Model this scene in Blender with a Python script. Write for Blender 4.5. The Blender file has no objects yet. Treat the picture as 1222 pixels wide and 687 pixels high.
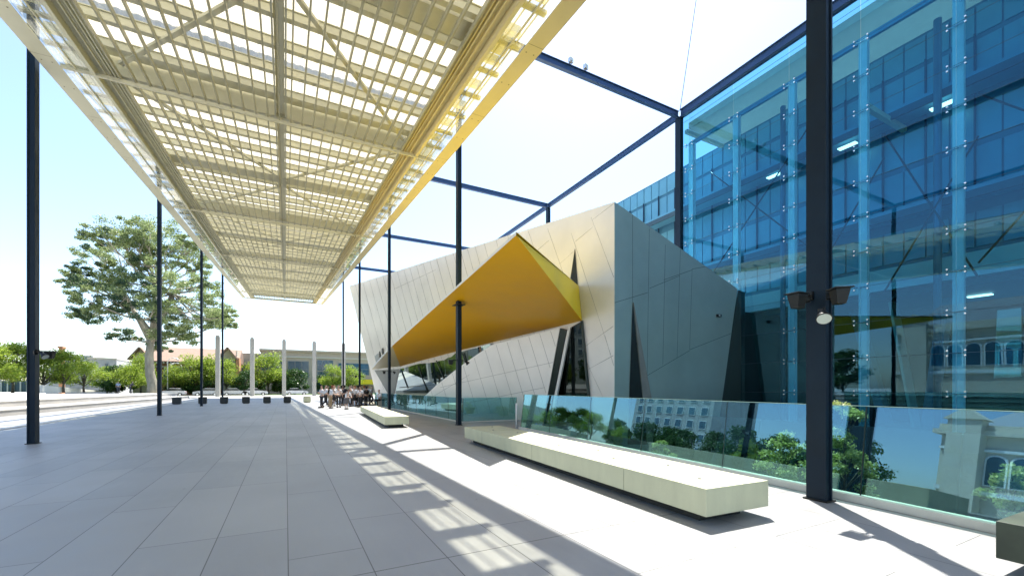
import bpy, bmesh, math, random
from mathutils import Vector, Matrix
from mathutils.bvhtree import BVHTree
import numpy as np
random.seed(7); np.random.seed(7)
scene = bpy.context.scene
COL = scene.collection
R = math.radians

# ------------------------------------------------------------------ camera
EYE = Vector((0, 0, 1.6)); YAW = math.atan(270/511); F = 511.0
SY, CY = math.sin(YAW), math.cos(YAW)
cam = bpy.data.cameras.new('camera'); cam_o = bpy.data.objects.new('camera', cam); COL.objects.link(cam_o)
cam_o.location = EYE; cam_o.rotation_euler = (R(90), 0, -YAW)
cam.sensor_width = 36; cam.lens = F/1222*36; cam.shift_y = (462-343.5)/1222
cam.clip_start = 0.05; cam.clip_end = 3000
scene.camera = cam_o

def ray(px, py):                       # direction with unit depth along the view axis
    u = (px-611)/F
    return Vector((SY+CY*u, CY-SY*u, (462-py)/F))
def P(px, py, d): return EYE + ray(px, py)*d
def G(px, py, z=0.0):
    return P(px, py, F*(1.6-z)/(py-462))
def on_plane(px, py, o, n):
    r = ray(px, py); return EYE + r*((o-EYE).dot(n)/r.dot(n))

# ------------------------------------------------------------------ materials
M = {}
def nd(nt, t, **kw):
    n = nt.nodes.new(t)
    for k, v in kw.items():
        if k in n.inputs: n.inputs[k].default_value = v
        else: setattr(n, k, v)
    return n
def mat(name, col, rough=0.6, metal=0.0, var=0.12, scale=3.0, bump=0.0, bscale=30.0, spec=0.5, trans=0.0, stretch=(1,1,1), coat=0.0):
    m = bpy.data.materials.new(name); m.use_nodes = True; nt = m.node_tree
    b = nt.nodes['Principled BSDF']; L = nt.links.new
    tc = nd(nt, 'ShaderNodeTexCoord'); mp = nd(nt, 'ShaderNodeMapping'); mp.inputs['Scale'].default_value = stretch
    L(tc.outputs['Object'], mp.inputs[0])
    no = nd(nt, 'ShaderNodeTexNoise', Scale=scale, Detail=5.0, Roughness=0.6); L(mp.outputs[0], no.inputs['Vector'])
    rp = nd(nt, 'ShaderNodeMapRange'); rp.inputs[1].default_value = .3; rp.inputs[2].default_value = .7
    rp.inputs[3].default_value = 1-var; rp.inputs[4].default_value = 1+var; L(no.outputs[0], rp.inputs[0])
    vm = nd(nt, 'ShaderNodeVectorMath', operation='SCALE'); vm.inputs[0].default_value = col[:3]; L(rp.outputs[0], vm.inputs['Scale'])
    L(vm.outputs[0], b.inputs['Base Color'])
    r2 = nd(nt, 'ShaderNodeMapRange'); r2.inputs[3].default_value = max(0, rough-.08); r2.inputs[4].default_value = min(1, rough+.08)
    L(no.outputs[0], r2.inputs[0]); L(r2.outputs[0], b.inputs['Roughness'])
    b.inputs['Metallic'].default_value = metal; b.inputs['Specular IOR Level'].default_value = spec
    b.inputs['Coat Weight'].default_value = coat
    if bump:
        n2 = nd(nt, 'ShaderNodeTexNoise', Scale=bscale, Detail=4.0); L(tc.outputs['Object'], n2.inputs['Vector'])
        bp = nd(nt, 'ShaderNodeBump', Strength=bump, Distance=0.02); L(n2.outputs[0], bp.inputs['Height']); L(bp.outputs[0], b.inputs['Normal'])
    if trans:
        out = nt.nodes['Material Output']
        tr = nd(nt, 'ShaderNodeBsdfTranslucent'); L(vm.outputs[0], tr.inputs['Color'])
        mx = nd(nt, 'ShaderNodeMixShader'); mx.inputs[0].default_value = trans
        L(b.outputs[0], mx.inputs[1]); L(tr.outputs[0], mx.inputs[2]); L(mx.outputs[0], out.inputs['Surface'])
    M[name] = m; return m
def glass(name, tint, refl=0.12, rough=0.0, ripple=0.0, gcol=(1,1,1), frost=0.0, fcol=(.8,.8,.8)):
    m = bpy.data.materials.new(name); m.use_nodes = True; nt = m.node_tree; L = nt.links.new
    nt.nodes.remove(nt.nodes['Principled BSDF']); out = nt.nodes['Material Output']
    t = nd(nt, 'ShaderNodeBsdfTransparent'); oi = nd(nt, 'ShaderNodeObjectInfo'); mr = nd(nt, 'ShaderNodeMapRange'); mr.inputs[3].default_value = .93; mr.inputs[4].default_value = 1.04
    L(oi.outputs['Random'], mr.inputs[0]); vs_ = nd(nt, 'ShaderNodeVectorMath', operation='SCALE'); vs_.inputs[0].default_value = tint; L(mr.outputs[0], vs_.inputs['Scale']); L(vs_.outputs[0], t.inputs[0])
    g = nd(nt, 'ShaderNodeBsdfGlossy', Roughness=rough); g.inputs[0].default_value = (*gcol, 1)
    fr = nd(nt, 'ShaderNodeLayerWeight', Blend=.5)
    pw = nd(nt, 'ShaderNodeMath', operation='POWER'); pw.inputs[1].default_value = 4.5; L(fr.outputs['Facing'], pw.inputs[0])
    ad = nd(nt, 'ShaderNodeMath', operation='MULTIPLY_ADD', use_clamp=True); ad.inputs[1].default_value = .9-refl; ad.inputs[2].default_value = refl+.04
    L(pw.outputs[0], ad.inputs[0])
    mx = nd(nt, 'ShaderNodeMixShader'); L(ad.outputs[0], mx.inputs[0]); L(t.outputs[0], mx.inputs[1]); L(g.outputs[0], mx.inputs[2])
    if ripple:
        tc = nd(nt, 'ShaderNodeTexCoord'); n2 = nd(nt, 'ShaderNodeTexNoise', Scale=0.8, Detail=1.0); L(tc.outputs['Object'], n2.inputs['Vector'])
        bp = nd(nt, 'ShaderNodeBump', Strength=ripple, Distance=0.02); L(n2.outputs[0], bp.inputs['Height'])
        L(bp.outputs[0], g.inputs['Normal'])
    s = mx
    if frost:
        d = nd(nt, 'ShaderNodeBsdfDiffuse'); d.inputs[0].default_value = (*fcol, 1)
        tl = nd(nt, 'ShaderNodeBsdfTranslucent'); tl.inputs[0].default_value = (*fcol, 1)
        m1 = nd(nt, 'ShaderNodeMixShader'); m1.inputs[0].default_value = .5; L(d.outputs[0], m1.inputs[1]); L(tl.outputs[0], m1.inputs[2])
        m2 = nd(nt, 'ShaderNodeMixShader'); m2.inputs[0].default_value = frost; L(mx.outputs[0], m2.inputs[1]); L(m1.outputs[0], m2.inputs[2]); s = m2
    L(s.outputs[0], out.inputs['Surface']); M[name] = m; return m

def paving(name, c1, c2, cj):
    m = bpy.data.materials.new(name); m.use_nodes = True; nt = m.node_tree; L = nt.links.new
    b = nt.nodes['Principled BSDF']; tc = nd(nt, 'ShaderNodeTexCoord'); sp = nd(nt, 'ShaderNodeSeparateXYZ'); L(tc.outputs['Object'], sp.inputs[0])
    ox = nd(nt, 'ShaderNodeMath', operation='SUBTRACT'); ox.inputs[1].default_value = 0.02; L(sp.outputs[0], ox.inputs[0])
    cb = nd(nt, 'ShaderNodeCombineXYZ'); L(sp.outputs[1], cb.inputs[0]); L(ox.outputs[0], cb.inputs[1])
    br = nd(nt, 'ShaderNodeTexBrick'); L(cb.outputs[0], br.inputs['Vector'])
    br.offset = 0.37; br.offset_frequency = 3; br.squash = 1; br.squash_frequency = 2
    br.inputs['Scale'].default_value = 1; br.inputs['Brick Width'].default_value = 2.75; br.inputs['Row Height'].default_value = 0.664
    br.inputs['Mortar Size'].default_value = 0.0055; br.inputs['Mortar Smooth'].default_value = 0.3; br.inputs['Bias'].default_value = 0
    br.inputs['Color1'].default_value = (*c1, 1); br.inputs['Color2'].default_value = (*c2, 1); br.inputs['Mortar'].default_value = (*cj, 1)
    # wide movement joints every few metres
    mo = nd(nt, 'ShaderNodeMath', operation='ADD'); mo.inputs[1].default_value = 6.9-3.85; L(sp.outputs[1], mo.inputs[0])
    md = nd(nt, 'ShaderNodeMath', operation='PINGPONG'); md.inputs[1].default_value = 6.9; L(mo.outputs[0], md.inputs[0])
    lt = nd(nt, 'ShaderNodeMath', operation='GREATER_THAN'); lt.inputs[1].default_value = 6.893; L(md.outputs[0], lt.inputs[0])
    no = nd(nt, 'ShaderNodeTexNoise', Scale=0.9, Detail=6.0, Roughness=.65); L(tc.outputs['Object'], no.inputs['Vector'])
    mp2 = nd(nt, 'ShaderNodeMapping'); mp2.inputs['Scale'].default_value = (3.0, .5, 1); mp2.inputs['Rotation'].default_value = (0,0,R(70)); L(tc.outputs['Object'], mp2.inputs[0])
    no2 = nd(nt, 'ShaderNodeTexNoise', Scale=2.5, Detail=6.0, Roughness=.7); L(mp2.outputs[0], no2.inputs['Vector'])
    av = nd(nt, 'ShaderNodeMath', operation='ADD'); L(no.outputs[0], av.inputs[0]); L(no2.outputs[0], av.inputs[1])
    rp = nd(nt, 'ShaderNodeMapRange'); rp.inputs[1].default_value = .7; rp.inputs[2].default_value = 1.3; rp.inputs[3].default_value = .88; rp.inputs[4].default_value = 1.1
    L(av.outputs[0], rp.inputs[0])
    sc = nd(nt, 'ShaderNodeVectorMath', operation='SCALE'); L(br.outputs['Color'], sc.inputs[0]); L(rp.outputs[0], sc.inputs['Scale'])
    vo = nd(nt, 'ShaderNodeTexVoronoi', Scale=1.1, Randomness=1.0); L(tc.outputs['Object'], vo.inputs['Vector'])
    gu = nd(nt, 'ShaderNodeMapRange'); gu.inputs[1].default_value = .018; gu.inputs[2].default_value = .03; gu.inputs[3].default_value = .62; gu.inputs[4].default_value = 1; L(vo.outputs['Distance'], gu.inputs[0])
    no3 = nd(nt, 'ShaderNodeTexNoise', Scale=.28, Detail=3.0, Roughness=.5); L(tc.outputs['Object'], no3.inputs['Vector'])
    r3 = nd(nt, 'ShaderNodeMapRange'); r3.inputs[1].default_value = .35; r3.inputs[2].default_value = .65; r3.inputs[3].default_value = .9; r3.inputs[4].default_value = 1.06; L(no3.outputs[0], r3.inputs[0])
    gm = nd(nt, 'ShaderNodeMath', operation='MULTIPLY'); L(gu.outputs[0], gm.inputs[0]); L(r3.outputs[0], gm.inputs[1])
    sd = nd(nt, 'ShaderNodeVectorMath', operation='SCALE'); L(sc.outputs[0], sd.inputs[0]); L(gm.outputs[0], sd.inputs['Scale'])
    mx = nd(nt, 'ShaderNodeMix', data_type='RGBA'); L(lt.outputs[0], mx.inputs[0]); L(sd.outputs[0], mx.inputs[6]); mx.inputs[7].default_value = (*cj, 1)
    L(mx.outputs[2], b.inputs['Base Color'])
    r2 = nd(nt, 'ShaderNodeMapRange'); r2.inputs[1].default_value = .7; r2.inputs[2].default_value = 1.3; r2.inputs[3].default_value = .38; r2.inputs[4].default_value = .6
    L(av.outputs[0], r2.inputs[0]); L(r2.outputs[0], b.inputs['Roughness'])
    bp = nd(nt, 'ShaderNodeBump', Strength=.25, Distance=.004); L(no2.outputs[0], bp.inputs['Height']); L(bp.outputs[0], b.inputs['Normal'])
    M[name] = m; return m

def leafmat(name, c1, c2, trans=.35):
    m = bpy.data.materials.new(name); m.use_nodes = True; nt = m.node_tree; L = nt.links.new
    b = nt.nodes['Principled BSDF']; out = nt.nodes['Material Output']
    ge = nd(nt, 'ShaderNodeNewGeometry'); cr = nd(nt, 'ShaderNodeMix', data_type='RGBA')
    cr.inputs[6].default_value = (*c1, 1); cr.inputs[7].default_value = (*c2, 1); L(ge.outputs['Random Per Island'], cr.inputs[0])
    L(cr.outputs[2], b.inputs['Base Color']); b.inputs['Roughness'].default_value = .45
    t = nd(nt, 'ShaderNodeBsdfTranslucent'); L(cr.outputs[2], t.inputs[0])
    mx = nd(nt, 'ShaderNodeMixShader'); mx.inputs[0].default_value = trans; L(b.outputs[0], mx.inputs[1]); L(t.outputs[0], mx.inputs[2]); L(mx.outputs[0], out.inputs['Surface'])
    M[name] = m; return m
def emit(name, col, s):
    m = bpy.data.materials.new(name); m.use_nodes = True; nt = m.node_tree
    b = nt.nodes['Principled BSDF']; b.inputs['Base Color'].default_value = (*col, 1); b.inputs['Emission Color'].default_value = (*col, 1); b.inputs['Emission Strength'].default_value = s
    M[name] = m

paving('paving', (.275,.282,.287), (.322,.325,.322), (.09,.09,.09))
mat('concrete_pale', (.52,.50,.44), .75, var=.12, scale=1.5, bump=.25)
mat('bench_concrete', (.50,.51,.35), .6, var=.07, scale=2.2, bump=.12, stretch=(2,2,.5))
mat('bench_joint', (.28,.28,.2), .8)
mat('bench_shade_tone', (.04,.055,.035), .5, var=.2, scale=4)  # bench block darkened in its colour for the shade it stands in
mat('plinth_dark', (.035,.035,.03), .8)
mat('kerb', (.62,.62,.56), .7, var=.08)
mat('steel_blue', (.004,.014,.027), .5, metal=.0, var=.2, scale=2, spec=.22)
mat('beam_blue', (.03,.07,.16), .4, metal=.3, var=.1)
mat('rail_edge', (.35,.55,.48), .3)
mat('black_metal', (.012,.014,.014), .45, metal=.3, var=.15, scale=8)
mat('lens', (.55,.6,.55), .15, var=.05)
mat('canopy_cream', (.60,.585,.43), .5, var=.05, scale=1.2)
mat('canopy_yellow_glare', (.70,.61,.34), .5, var=.06, scale=1.2)  # canopy paint with the right side's yellow glare put into its colour
mat('canopy_steel', (.64,.62,.47), .5, var=.06, scale=1.5)
mat('canopy_slat', (.36,.345,.24), .5, metal=.0, var=.1)
mat('rivet', (.2,.17,.08), .5)
mat('roof_sheet', (.70,.655,.54), .5, var=.06, scale=1.0, trans=.55)
glass('edge_glass', (.9,.9,.84), .0, frost=.13, fcol=(.75,.75,.68))
mat('silver_panel', (.84,.80,.74), .42, metal=.3, var=.06, scale=.5)
mat('seam', (.30,.285,.26), .7)
mat('teal_panel', (.34,.45,.41), .36, metal=.55, var=.1, scale=.5)
mat('seam_teal', (.11,.155,.14), .7)
mat('reveal', (.24,.25,.22), .5, metal=.3)
mat('dark_void', (.012,.016,.014), .3, var=.2)
mat('green_frame', (.02,.035,.03), .4)
mat('awning_yellow', (.97,.50,.002), .42, var=.03, scale=1.0, spec=.35)
mat('awning_light', (.85,.62,.01), .4, var=.03, scale=1.0, spec=.35)
mat('awning_pale', (.66,.55,.28), .4, var=.04)
mat('white_trim', (.78,.77,.72), .5, var=.04)
glass('facade_glass', (.50,.80,.88), .03, ripple=.05, gcol=(.45,.75,.95))
glass('rail_glass', (.62,.84,.80), .15, gcol=(.42,.70,.92))  # gloss tint paints a bluer sky into the reflections
glass('dark_glass', (.10,.16,.16), .0, ripple=.02, gcol=(.8,.95,.95))
glass('reflect_glass', (.15,.22,.22), .22, ripple=.03, gcol=(.8,.95,.98))
mat('mullion', (.88,.90,.92), .4, metal=.1, var=.05)
mat('fitting', (.85,.86,.86), .25, metal=.7)
mat('wing_panel', (.13,.37,.50), .35, metal=.2, var=.10, scale=.6)
mat('wing_panel_dark', (.06,.20,.30), .35, metal=.2, var=.12, scale=.6)
mat('wing_line', (.015,.05,.10), .5)
mat('wing_white', (.72,.76,.74), .5, var=.05)
mat('wing_roof', (.62,.64,.60), .5, var=.05, trans=.4)
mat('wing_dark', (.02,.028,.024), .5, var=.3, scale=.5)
mat('wing_steel', (.05,.10,.13), .45, metal=.3)
mat('rod', (.03,.04,.05), .4, metal=.5)
emit('tube_light', (1,1,.85), 1.6)
mat('asphalt', (.055,.055,.055), .85, var=.2, scale=.5)
mat('garden_soil', (.035,.045,.02), .9, var=.4, scale=1.5)
mat('turf', (.06,.11,.03), .9, var=.3, scale=.3)
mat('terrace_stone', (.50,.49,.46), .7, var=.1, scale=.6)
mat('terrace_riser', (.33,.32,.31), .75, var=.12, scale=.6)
mat('pylon', (.34,.335,.31), .75, var=.1, scale=1.0, stretch=(1,1,.4))
mat('beige_wall', (.50,.41,.30), .8, var=.08, scale=.4)
mat('grey_wall', (.40,.42,.41), .8, var=.08, scale=.4)
mat('brick', (.34,.16,.10), .85, var=.2, scale=1.5)
mat('brick_orange', (.52,.25,.13), .85, var=.15, scale=1.5)
mat('roof_tile', (.27,.18,.13), .8, var=.15, scale=.8)
mat('window_blue', (.03,.09,.14), .12, var=.2, scale=.3, spec=.9)
mat('window_frame', (.25,.27,.27), .5)
mat('heritage_wall', (.62,.58,.47), .8, var=.08, scale=.5)
mat('slate', (.30,.32,.34), .6, var=.12)
mat('bark', (.33,.30,.23), .85, var=.3, scale=3, bump=.5, bscale=8, stretch=(1,1,.3))
mat('bark_dark', (.10,.09,.07), .9, var=.3, scale=4)
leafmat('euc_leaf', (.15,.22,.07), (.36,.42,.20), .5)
leafmat('euc_leaf_shade', (.04,.09,.045), (.09,.15,.07), .3)  # darker leaf copy, crown shade put into its colour
leafmat('elm_leaf', (.16,.27,.02), (.36,.44,.07), .55)
leafmat('dark_leaf', (.03,.08,.015), (.07,.15,.03), .25)
leafmat('shrub_leaf', (.22,.32,.06), (.55,.60,.30), .45)
mat('skin', (.50,.32,.24), .6); mat('hair_brown', (.10,.05,.025), .6); mat('hair_red', (.28,.09,.03), .6); mat('hair_black', (.015,.012,.01), .5)
mat('shirt_white', (.62,.64,.68), .8, var=.08, scale=6); mat('shirt_blue', (.36,.46,.60), .8); mat('cloth_black', (.02,.021,.025), .8); mat('cloth_grey', (.10,.10,.11), .8); mat('cloth_tan', (.32,.24,.15), .8); mat('shoe', (.015,.015,.015), .5)
mat('car_white', (.72,.73,.74), .25, coat=.6, var=.03); mat('car_silver', (.42,.44,.46), .3, metal=.6, coat=.6, var=.03); mat('car_blue', (.04,.09,.2), .3, coat=.6, var=.03)
mat('tyre', (.02,.02,.02), .8); mat('car_window', (.02,.03,.035), .08, spec=.9); mat('red_lamp', (.4,.02,.02), .3)
mat('planter_black', (.018,.022,.022), .5, var=.2); mat('planter_top', (.2,.2,.19), .6)

# ------------------------------------------------------------------ mesh builder
LOCS = {}
class MB:
    def __init__(s): s.v = []; s.f = []; s.m = []; s.sm = []
    def add(s, vs, fs, mi=0, smooth=False):
        o = len(s.v); s.v += [tuple(v) for v in vs]; s.f += [tuple(o+i for i in f) for f in fs]; s.m += [mi]*len(fs); s.sm += [smooth]*len(fs); return s
    def box(s, c, size, rz=0.0, mi=0, rot=None, bev=0.0):
        hx, hy, hz = [a/2 for a in size]; c = Vector(c)
        m = rot if rot is not None else Matrix.Rotation(rz, 3, 'Z')
        if bev > 0:
            bm = bmesh.new(); bmesh.ops.create_cube(bm, size=1)
            for v in bm.verts: v.co = Vector((v.co.x*size[0], v.co.y*size[1], v.co.z*size[2]))
            bmesh.ops.bevel(bm, geom=bm.edges[:], offset=bev, segments=2, affect='EDGES', profile=.6)
            bm.verts.index_update()
            s.add([c+m@v.co for v in bm.verts], [[v.index for v in f.verts] for f in bm.faces], mi); bm.free(); return s
        vs = [c+m@Vector((x*hx, y*hy, z*hz)) for x in (-1,1) for y in (-1,1) for z in (-1,1)]
        return s.add(vs, [(0,1,3,2),(4,6,7,5),(0,4,5,1),(2,3,7,6),(0,2,6,4),(1,5,7,3)], mi)
    def span(s, a, b, mi=0):            # axis aligned box by two corners
        a = Vector(a); b = Vector(b); return s.box((a+b)/2, [abs(x) for x in (b-a)], mi=mi)
    def beam(s, a, b, w, h, mi=0, up=(0,0,1)):
        a = Vector(a); b = Vector(b); d = (b-a); L = d.length; d.normalize()
        up = Vector(up)
        if abs(d.dot(up)) > .99: up = Vector((0,1,0))
        x = d.cross(up).normalized(); z = x.cross(d).normalized()
        m = Matrix((x, d, z)).transposed()
        return s.box((a+b)/2, (w, L, h), rot=m, mi=mi)
    def tube(s, pts, rad, n=8, mi=0, cap=True):
        pts = [Vector(p) for p in pts]
        if not isinstance(rad, (list, tuple)): rad = [rad]*len(pts)
        o = len(s.v); ref = None
        for i, p in enumerate(pts):
            d = (pts[min(i+1, len(pts)-1)]-pts[max(i-1, 0)]).normalized()
            if ref is None: ref = Vector((1,0,0)) if abs(d.x) < .9 else Vector((0,1,0))
            x = (ref-d*ref.dot(d)).normalized(); y = d.cross(x); ref = x
            for k in range(n):
                a = 2*math.pi*k/n; s.v.append(tuple(p+(x*math.cos(a)+y*math.sin(a))*rad[i]))
        for i in range(len(pts)-1):
            for k in range(n):
                k2 = (k+1) % n; s.f.append((o+i*n+k, o+i*n+k2, o+(i+1)*n+k2, o+(i+1)*n+k)); s.m.append(mi); s.sm.append(True)
        if cap:
            s.f.append(tuple(o+k for k in range(n))[::-1]); s.m.append(mi); s.sm.append(False)
            s.f.append(tuple(o+(len(pts)-1)*n+k for k in range(n))); s.m.append(mi); s.sm.append(False)
        return s
    def slab(s, poly, off, mi=0):       # polygon extruded by vector off
        poly = [Vector(p) for p in poly]; off = Vector(off); n = len(poly)
        fs = [tuple(range(n)), tuple(range(2*n-1, n-1, -1))]+[(i, (i+1) % n, n+(i+1) % n, n+i) for i in range(n)]
        return s.add(poly+[p+off for p in poly], fs, mi)
    def build(s, name, mats, parent=None, recalc=True):
        me = bpy.data.meshes.new(name)
        off = Vector((0,0,0))
        if parent is not None: off = LOCS[parent.name]
        me.from_pydata([tuple(Vector(v)-off) for v in s.v], [], s.f)
        if not isinstance(mats, (list, tuple)): mats = [mats]
        for k in mats: me.materials.append(M[k])
        me.polygons.foreach_set('material_index', s.m); me.polygons.foreach_set('use_smooth', s.sm)
        if recalc:
            bm = bmesh.new(); bm.from_mesh(me); bmesh.ops.recalc_face_normals(bm, faces=bm.faces[:]); bm.to_mesh(me); bm.free()
        me.update()
        o = bpy.data.objects.new(name, me); COL.objects.link(o)
        if parent is not None: o.parent = parent
        LOCS[o.name] = off
        return o
def tag(o, label=None, cat=None, group=None, kind=None):
    if label: o['label'] = label
    if cat: o['category'] = cat
    if group: o['group'] = group
    if kind: o['kind'] = kind
    return o
def thing(name, loc, label, cat, group=None):
    o = bpy.data.objects.new(name, None); COL.objects.link(o); o.location = loc; o.empty_display_size = .2
    LOCS[o.name] = Vector(loc); return tag(o, label, cat, group)
def dup(root, loc, rz=None, label=None, group=None, sc=None):
    r = root.copy(); COL.objects.link(r); r.location = loc
    if rz is not None: r.rotation_euler = (0, 0, rz)
    if sc is not None: r.scale = sc if isinstance(sc, (tuple, list)) else (sc, sc, sc)
    if label: r['label'] = label
    if group: r['group'] = group
    LOCS[r.name] = Vector(loc)
    for ch in list(root.children):
        c = ch.copy(); COL.objects.link(c); c.parent = r
        for g in list(ch.children):
            d = g.copy(); COL.objects.link(d); d.parent = c
    return r
def setting(name, mb, mats): return tag(mb.build(name, mats), kind='structure')

# ------------------------------------------------------------------ ground and decks
def edgeX(y): return 6.78+.082*y if y < 14.3 else 7.95
# plaza: left of the garden drop
mb = MB()
lp = [(-13.75,-40,0), (edgeX(-40),-40,0), (edgeX(-12),-12,0), (edgeX(2),2,0), (7.95,14.35,0), (11.55,14.7,0), (11.5,18.45,0), (7.15,18.45,0), (7.15,40,0), (7.6,62,0), (40,62,0), (40,78,0), (-13.75,78,0)]
mb.slab(lp, (0,0,-.4)); setting('plaza_paving', mb, 'paving')
mb = MB()
mb.add([(-900,78,-.01),(900,78,-.01),(900,1500,-.01),(-900,1500,-.01)], [(0,1,2,3)])
mb.add([(-900,-900,-.01),(900,-900,-.01),(900,-40,-.01),(-900,-40,-.01)], [(0,1,2,3)])
mb.add([(-900,-40,-.01),(-13.75,-40,-.01),(-13.75,78,-.01),(-900,78,-.01)], [(0,1,2,3)])
mb.add([(40,-40,-.01),(900,-40,-.01),(900,78,-.01),(40,78,-.01)], [(0,1,2,3)])
setting('ground', mb, 'concrete_pale')
mb = MB().add([(4,-40,-3.5),(40,-40,-3.5),(40,62,-3.5),(4,62,-3.5)], [(0,1,2,3)]); setting('sunken_garden_ground', mb, 'garden_soil')
mb = MB().add([(-200,97,.004),(200,97,.004),(200,104,.004),(-200,104,.004)], [(0,1,2,3)]); setting('road', mb, 'asphalt')
mb = MB()
for x in range(-60, 60, 6): mb.add([(x,100.4,.008),(x+3,100.4,.008),(x+3,100.55,.008),(x,100.55,.008)], [(0,1,2,3)])
setting('road_marking', mb, 'kerb')
mb = MB().span((-200,96.7,0), (200,97,.12)); setting('road_kerb', mb, 'kerb')
mb = MB().add([(-200,104.1,.01),(200,104.1,.01),(200,124,.01),(-200,124,.01)], [(0,1,2,3)]); setting('lawn', mb, 'turf')

# terraces on the left: lines from the photo, in metres
def tline(x_off, y): return -13.75+ (y-33.7)*.035 + x_off if y > 0 else -13.75-.035*33.7+x_off
mb = MB()
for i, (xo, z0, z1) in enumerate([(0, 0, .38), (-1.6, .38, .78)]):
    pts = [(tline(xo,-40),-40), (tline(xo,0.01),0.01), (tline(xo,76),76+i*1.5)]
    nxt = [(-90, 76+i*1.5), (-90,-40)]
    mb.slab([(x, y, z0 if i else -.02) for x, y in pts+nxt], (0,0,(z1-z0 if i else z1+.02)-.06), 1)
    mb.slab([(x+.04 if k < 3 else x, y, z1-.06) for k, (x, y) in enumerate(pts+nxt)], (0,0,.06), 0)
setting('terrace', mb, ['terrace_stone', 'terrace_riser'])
mb = MB().slab([(-9.75,-40,.004),(-9.45,-40,.004),(-9.45,70,.004),(-9.75,70,.004)], (0,0,.02)); setting('drain_strip', mb, 'kerb')

# kerb under the balustrade
def kerb_len(pts, w, h, name):
    mb = MB()
    for a, b in zip(pts[:-1], pts[1:]):
        mb.beam((a[0], a[1], h/2+.002), (b[0], b[1], h/2+.002), w, h)
    return mb

# ------------------------------------------------------------------ steel frame
H = 17.1; ROWS = [3.35, 17.15, 30.95, 44.75, 58.5]
def ibeam(mb, a, b, w, h, t=.03):       # H section: two flanges and a web
    a = Vector(a); b = Vector(b); d = (b-a).normalized()
    up = Vector((0,0,1)) if abs(d.z) < .9 else Vector((0,1,0))
    x = d.cross(up).normalized(); z = x.cross(d).normalized()
    mb.beam(a+z*(h/2-t/2), b+z*(h/2-t/2), w, t, up=z); mb.beam(a-z*(h/2-t/2), b-z*(h/2-t/2), w, t, up=z)
    mb.beam(a, b, w*.35, h-2*t, up=z)
def column(x, y, z0, z1, label, w=.17, h=.26):
    t = thing('steel_column', (x, y, z0), label, 'column', 'tall dark blue steel columns of the portal frame')
    mb = MB()
    # square post with a recessed web on two faces
    mb.box((x-w/2+.02, y, (z0+z1)/2), (.04, h, z1-z0), bev=.004); mb.box((x+w/2-.02, y, (z0+z1)/2), (.04, h, z1-z0), bev=.004)
    mb.box((x, y, (z0+z1)/2-.01), (w-.082, h-.04, z1-z0-.02))
    mb.build('post_shaft', 'steel_blue', t)
    MB().box((x, y, z0+.012), (w+.06, h+.06, .02)).build('base_plate', 'black_metal', t)
    return t
lab_r = ['thick dark steel column rising beside the glass balustrade in the foreground', 'steel column that passes through the yellow awning', 'steel column in front of the low far tip of the yellow awning', 'steel column behind the group of pupils, second farthest of its row', 'farthest steel column of the row next to the silver building']
lab_l = ['steel column nearest the left edge of the photo, with two floodlights', 'steel column standing before the trunk of the great eucalyptus', 'steel column right of the eucalyptus trunk, before the long tiled roof', 'farthest steel column of the left row, beside a concrete pylon']
for y, l in zip(ROWS, lab_r): column(6.72 if y < 10 else 6.5, y, 0, H-.18, l)
for y, l in zip(ROWS[1:], lab_l): column(-6.36, y, 0, H-.18, l)
column(19.85, 17.15, 9.0-12.5, H-.18, 'steel post where the glass facade begins, above the silver building', .26, .36)
column(19.85, 30.95, -3.5, H-.18, 'steel post under the frame junction, rising behind the silver roof', .26, .34)
def sbeam(a, b, label, w=.2, h=.34):
    mb = MB(); ibeam(mb, a, b, w, h); return tag(mb.build('steel_beam', 'beam_blue'), label, 'beam', 'blue steel beams of the portal frame')
for y, l in zip(ROWS[1:], ['cross beam nearest the camera, between the canopy and the glass facade corner', 'second cross beam, running past the yellow awning column to the roof junction', 'third cross beam, thin line above the silver wall', 'farthest cross beam, short line left of the silver wall top']):
    sbeam((-6.2, y, H), (19.74, y, H), l)
sbeam((19.85, 17.3, H), (19.85, 60, H), 'long roof beam receding from the glass facade corner over the silver building')
sbeam((19.85, -8, H), (19.85, 17.0, H), 'roof edge beam along the top of the glass facade', .3, .42)
sbeam((6.5, -8, H), (6.5, 58.4, H), 'roof beam above the right edge of the slatted canopy')
sbeam((-6.4, -8, H), (-6.4, 58.4, H), 'roof beam above the left edge of the slatted canopy')
tag(MB().tube([(19.85,17.1,17.3), (21.15,17.1,23.9), (22.3, 17.1, 29.7)], .018, 5).build('guy_cable', 'rod'), 'thin cable slanting up from the corner of the steel frame', 'cable')

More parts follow.
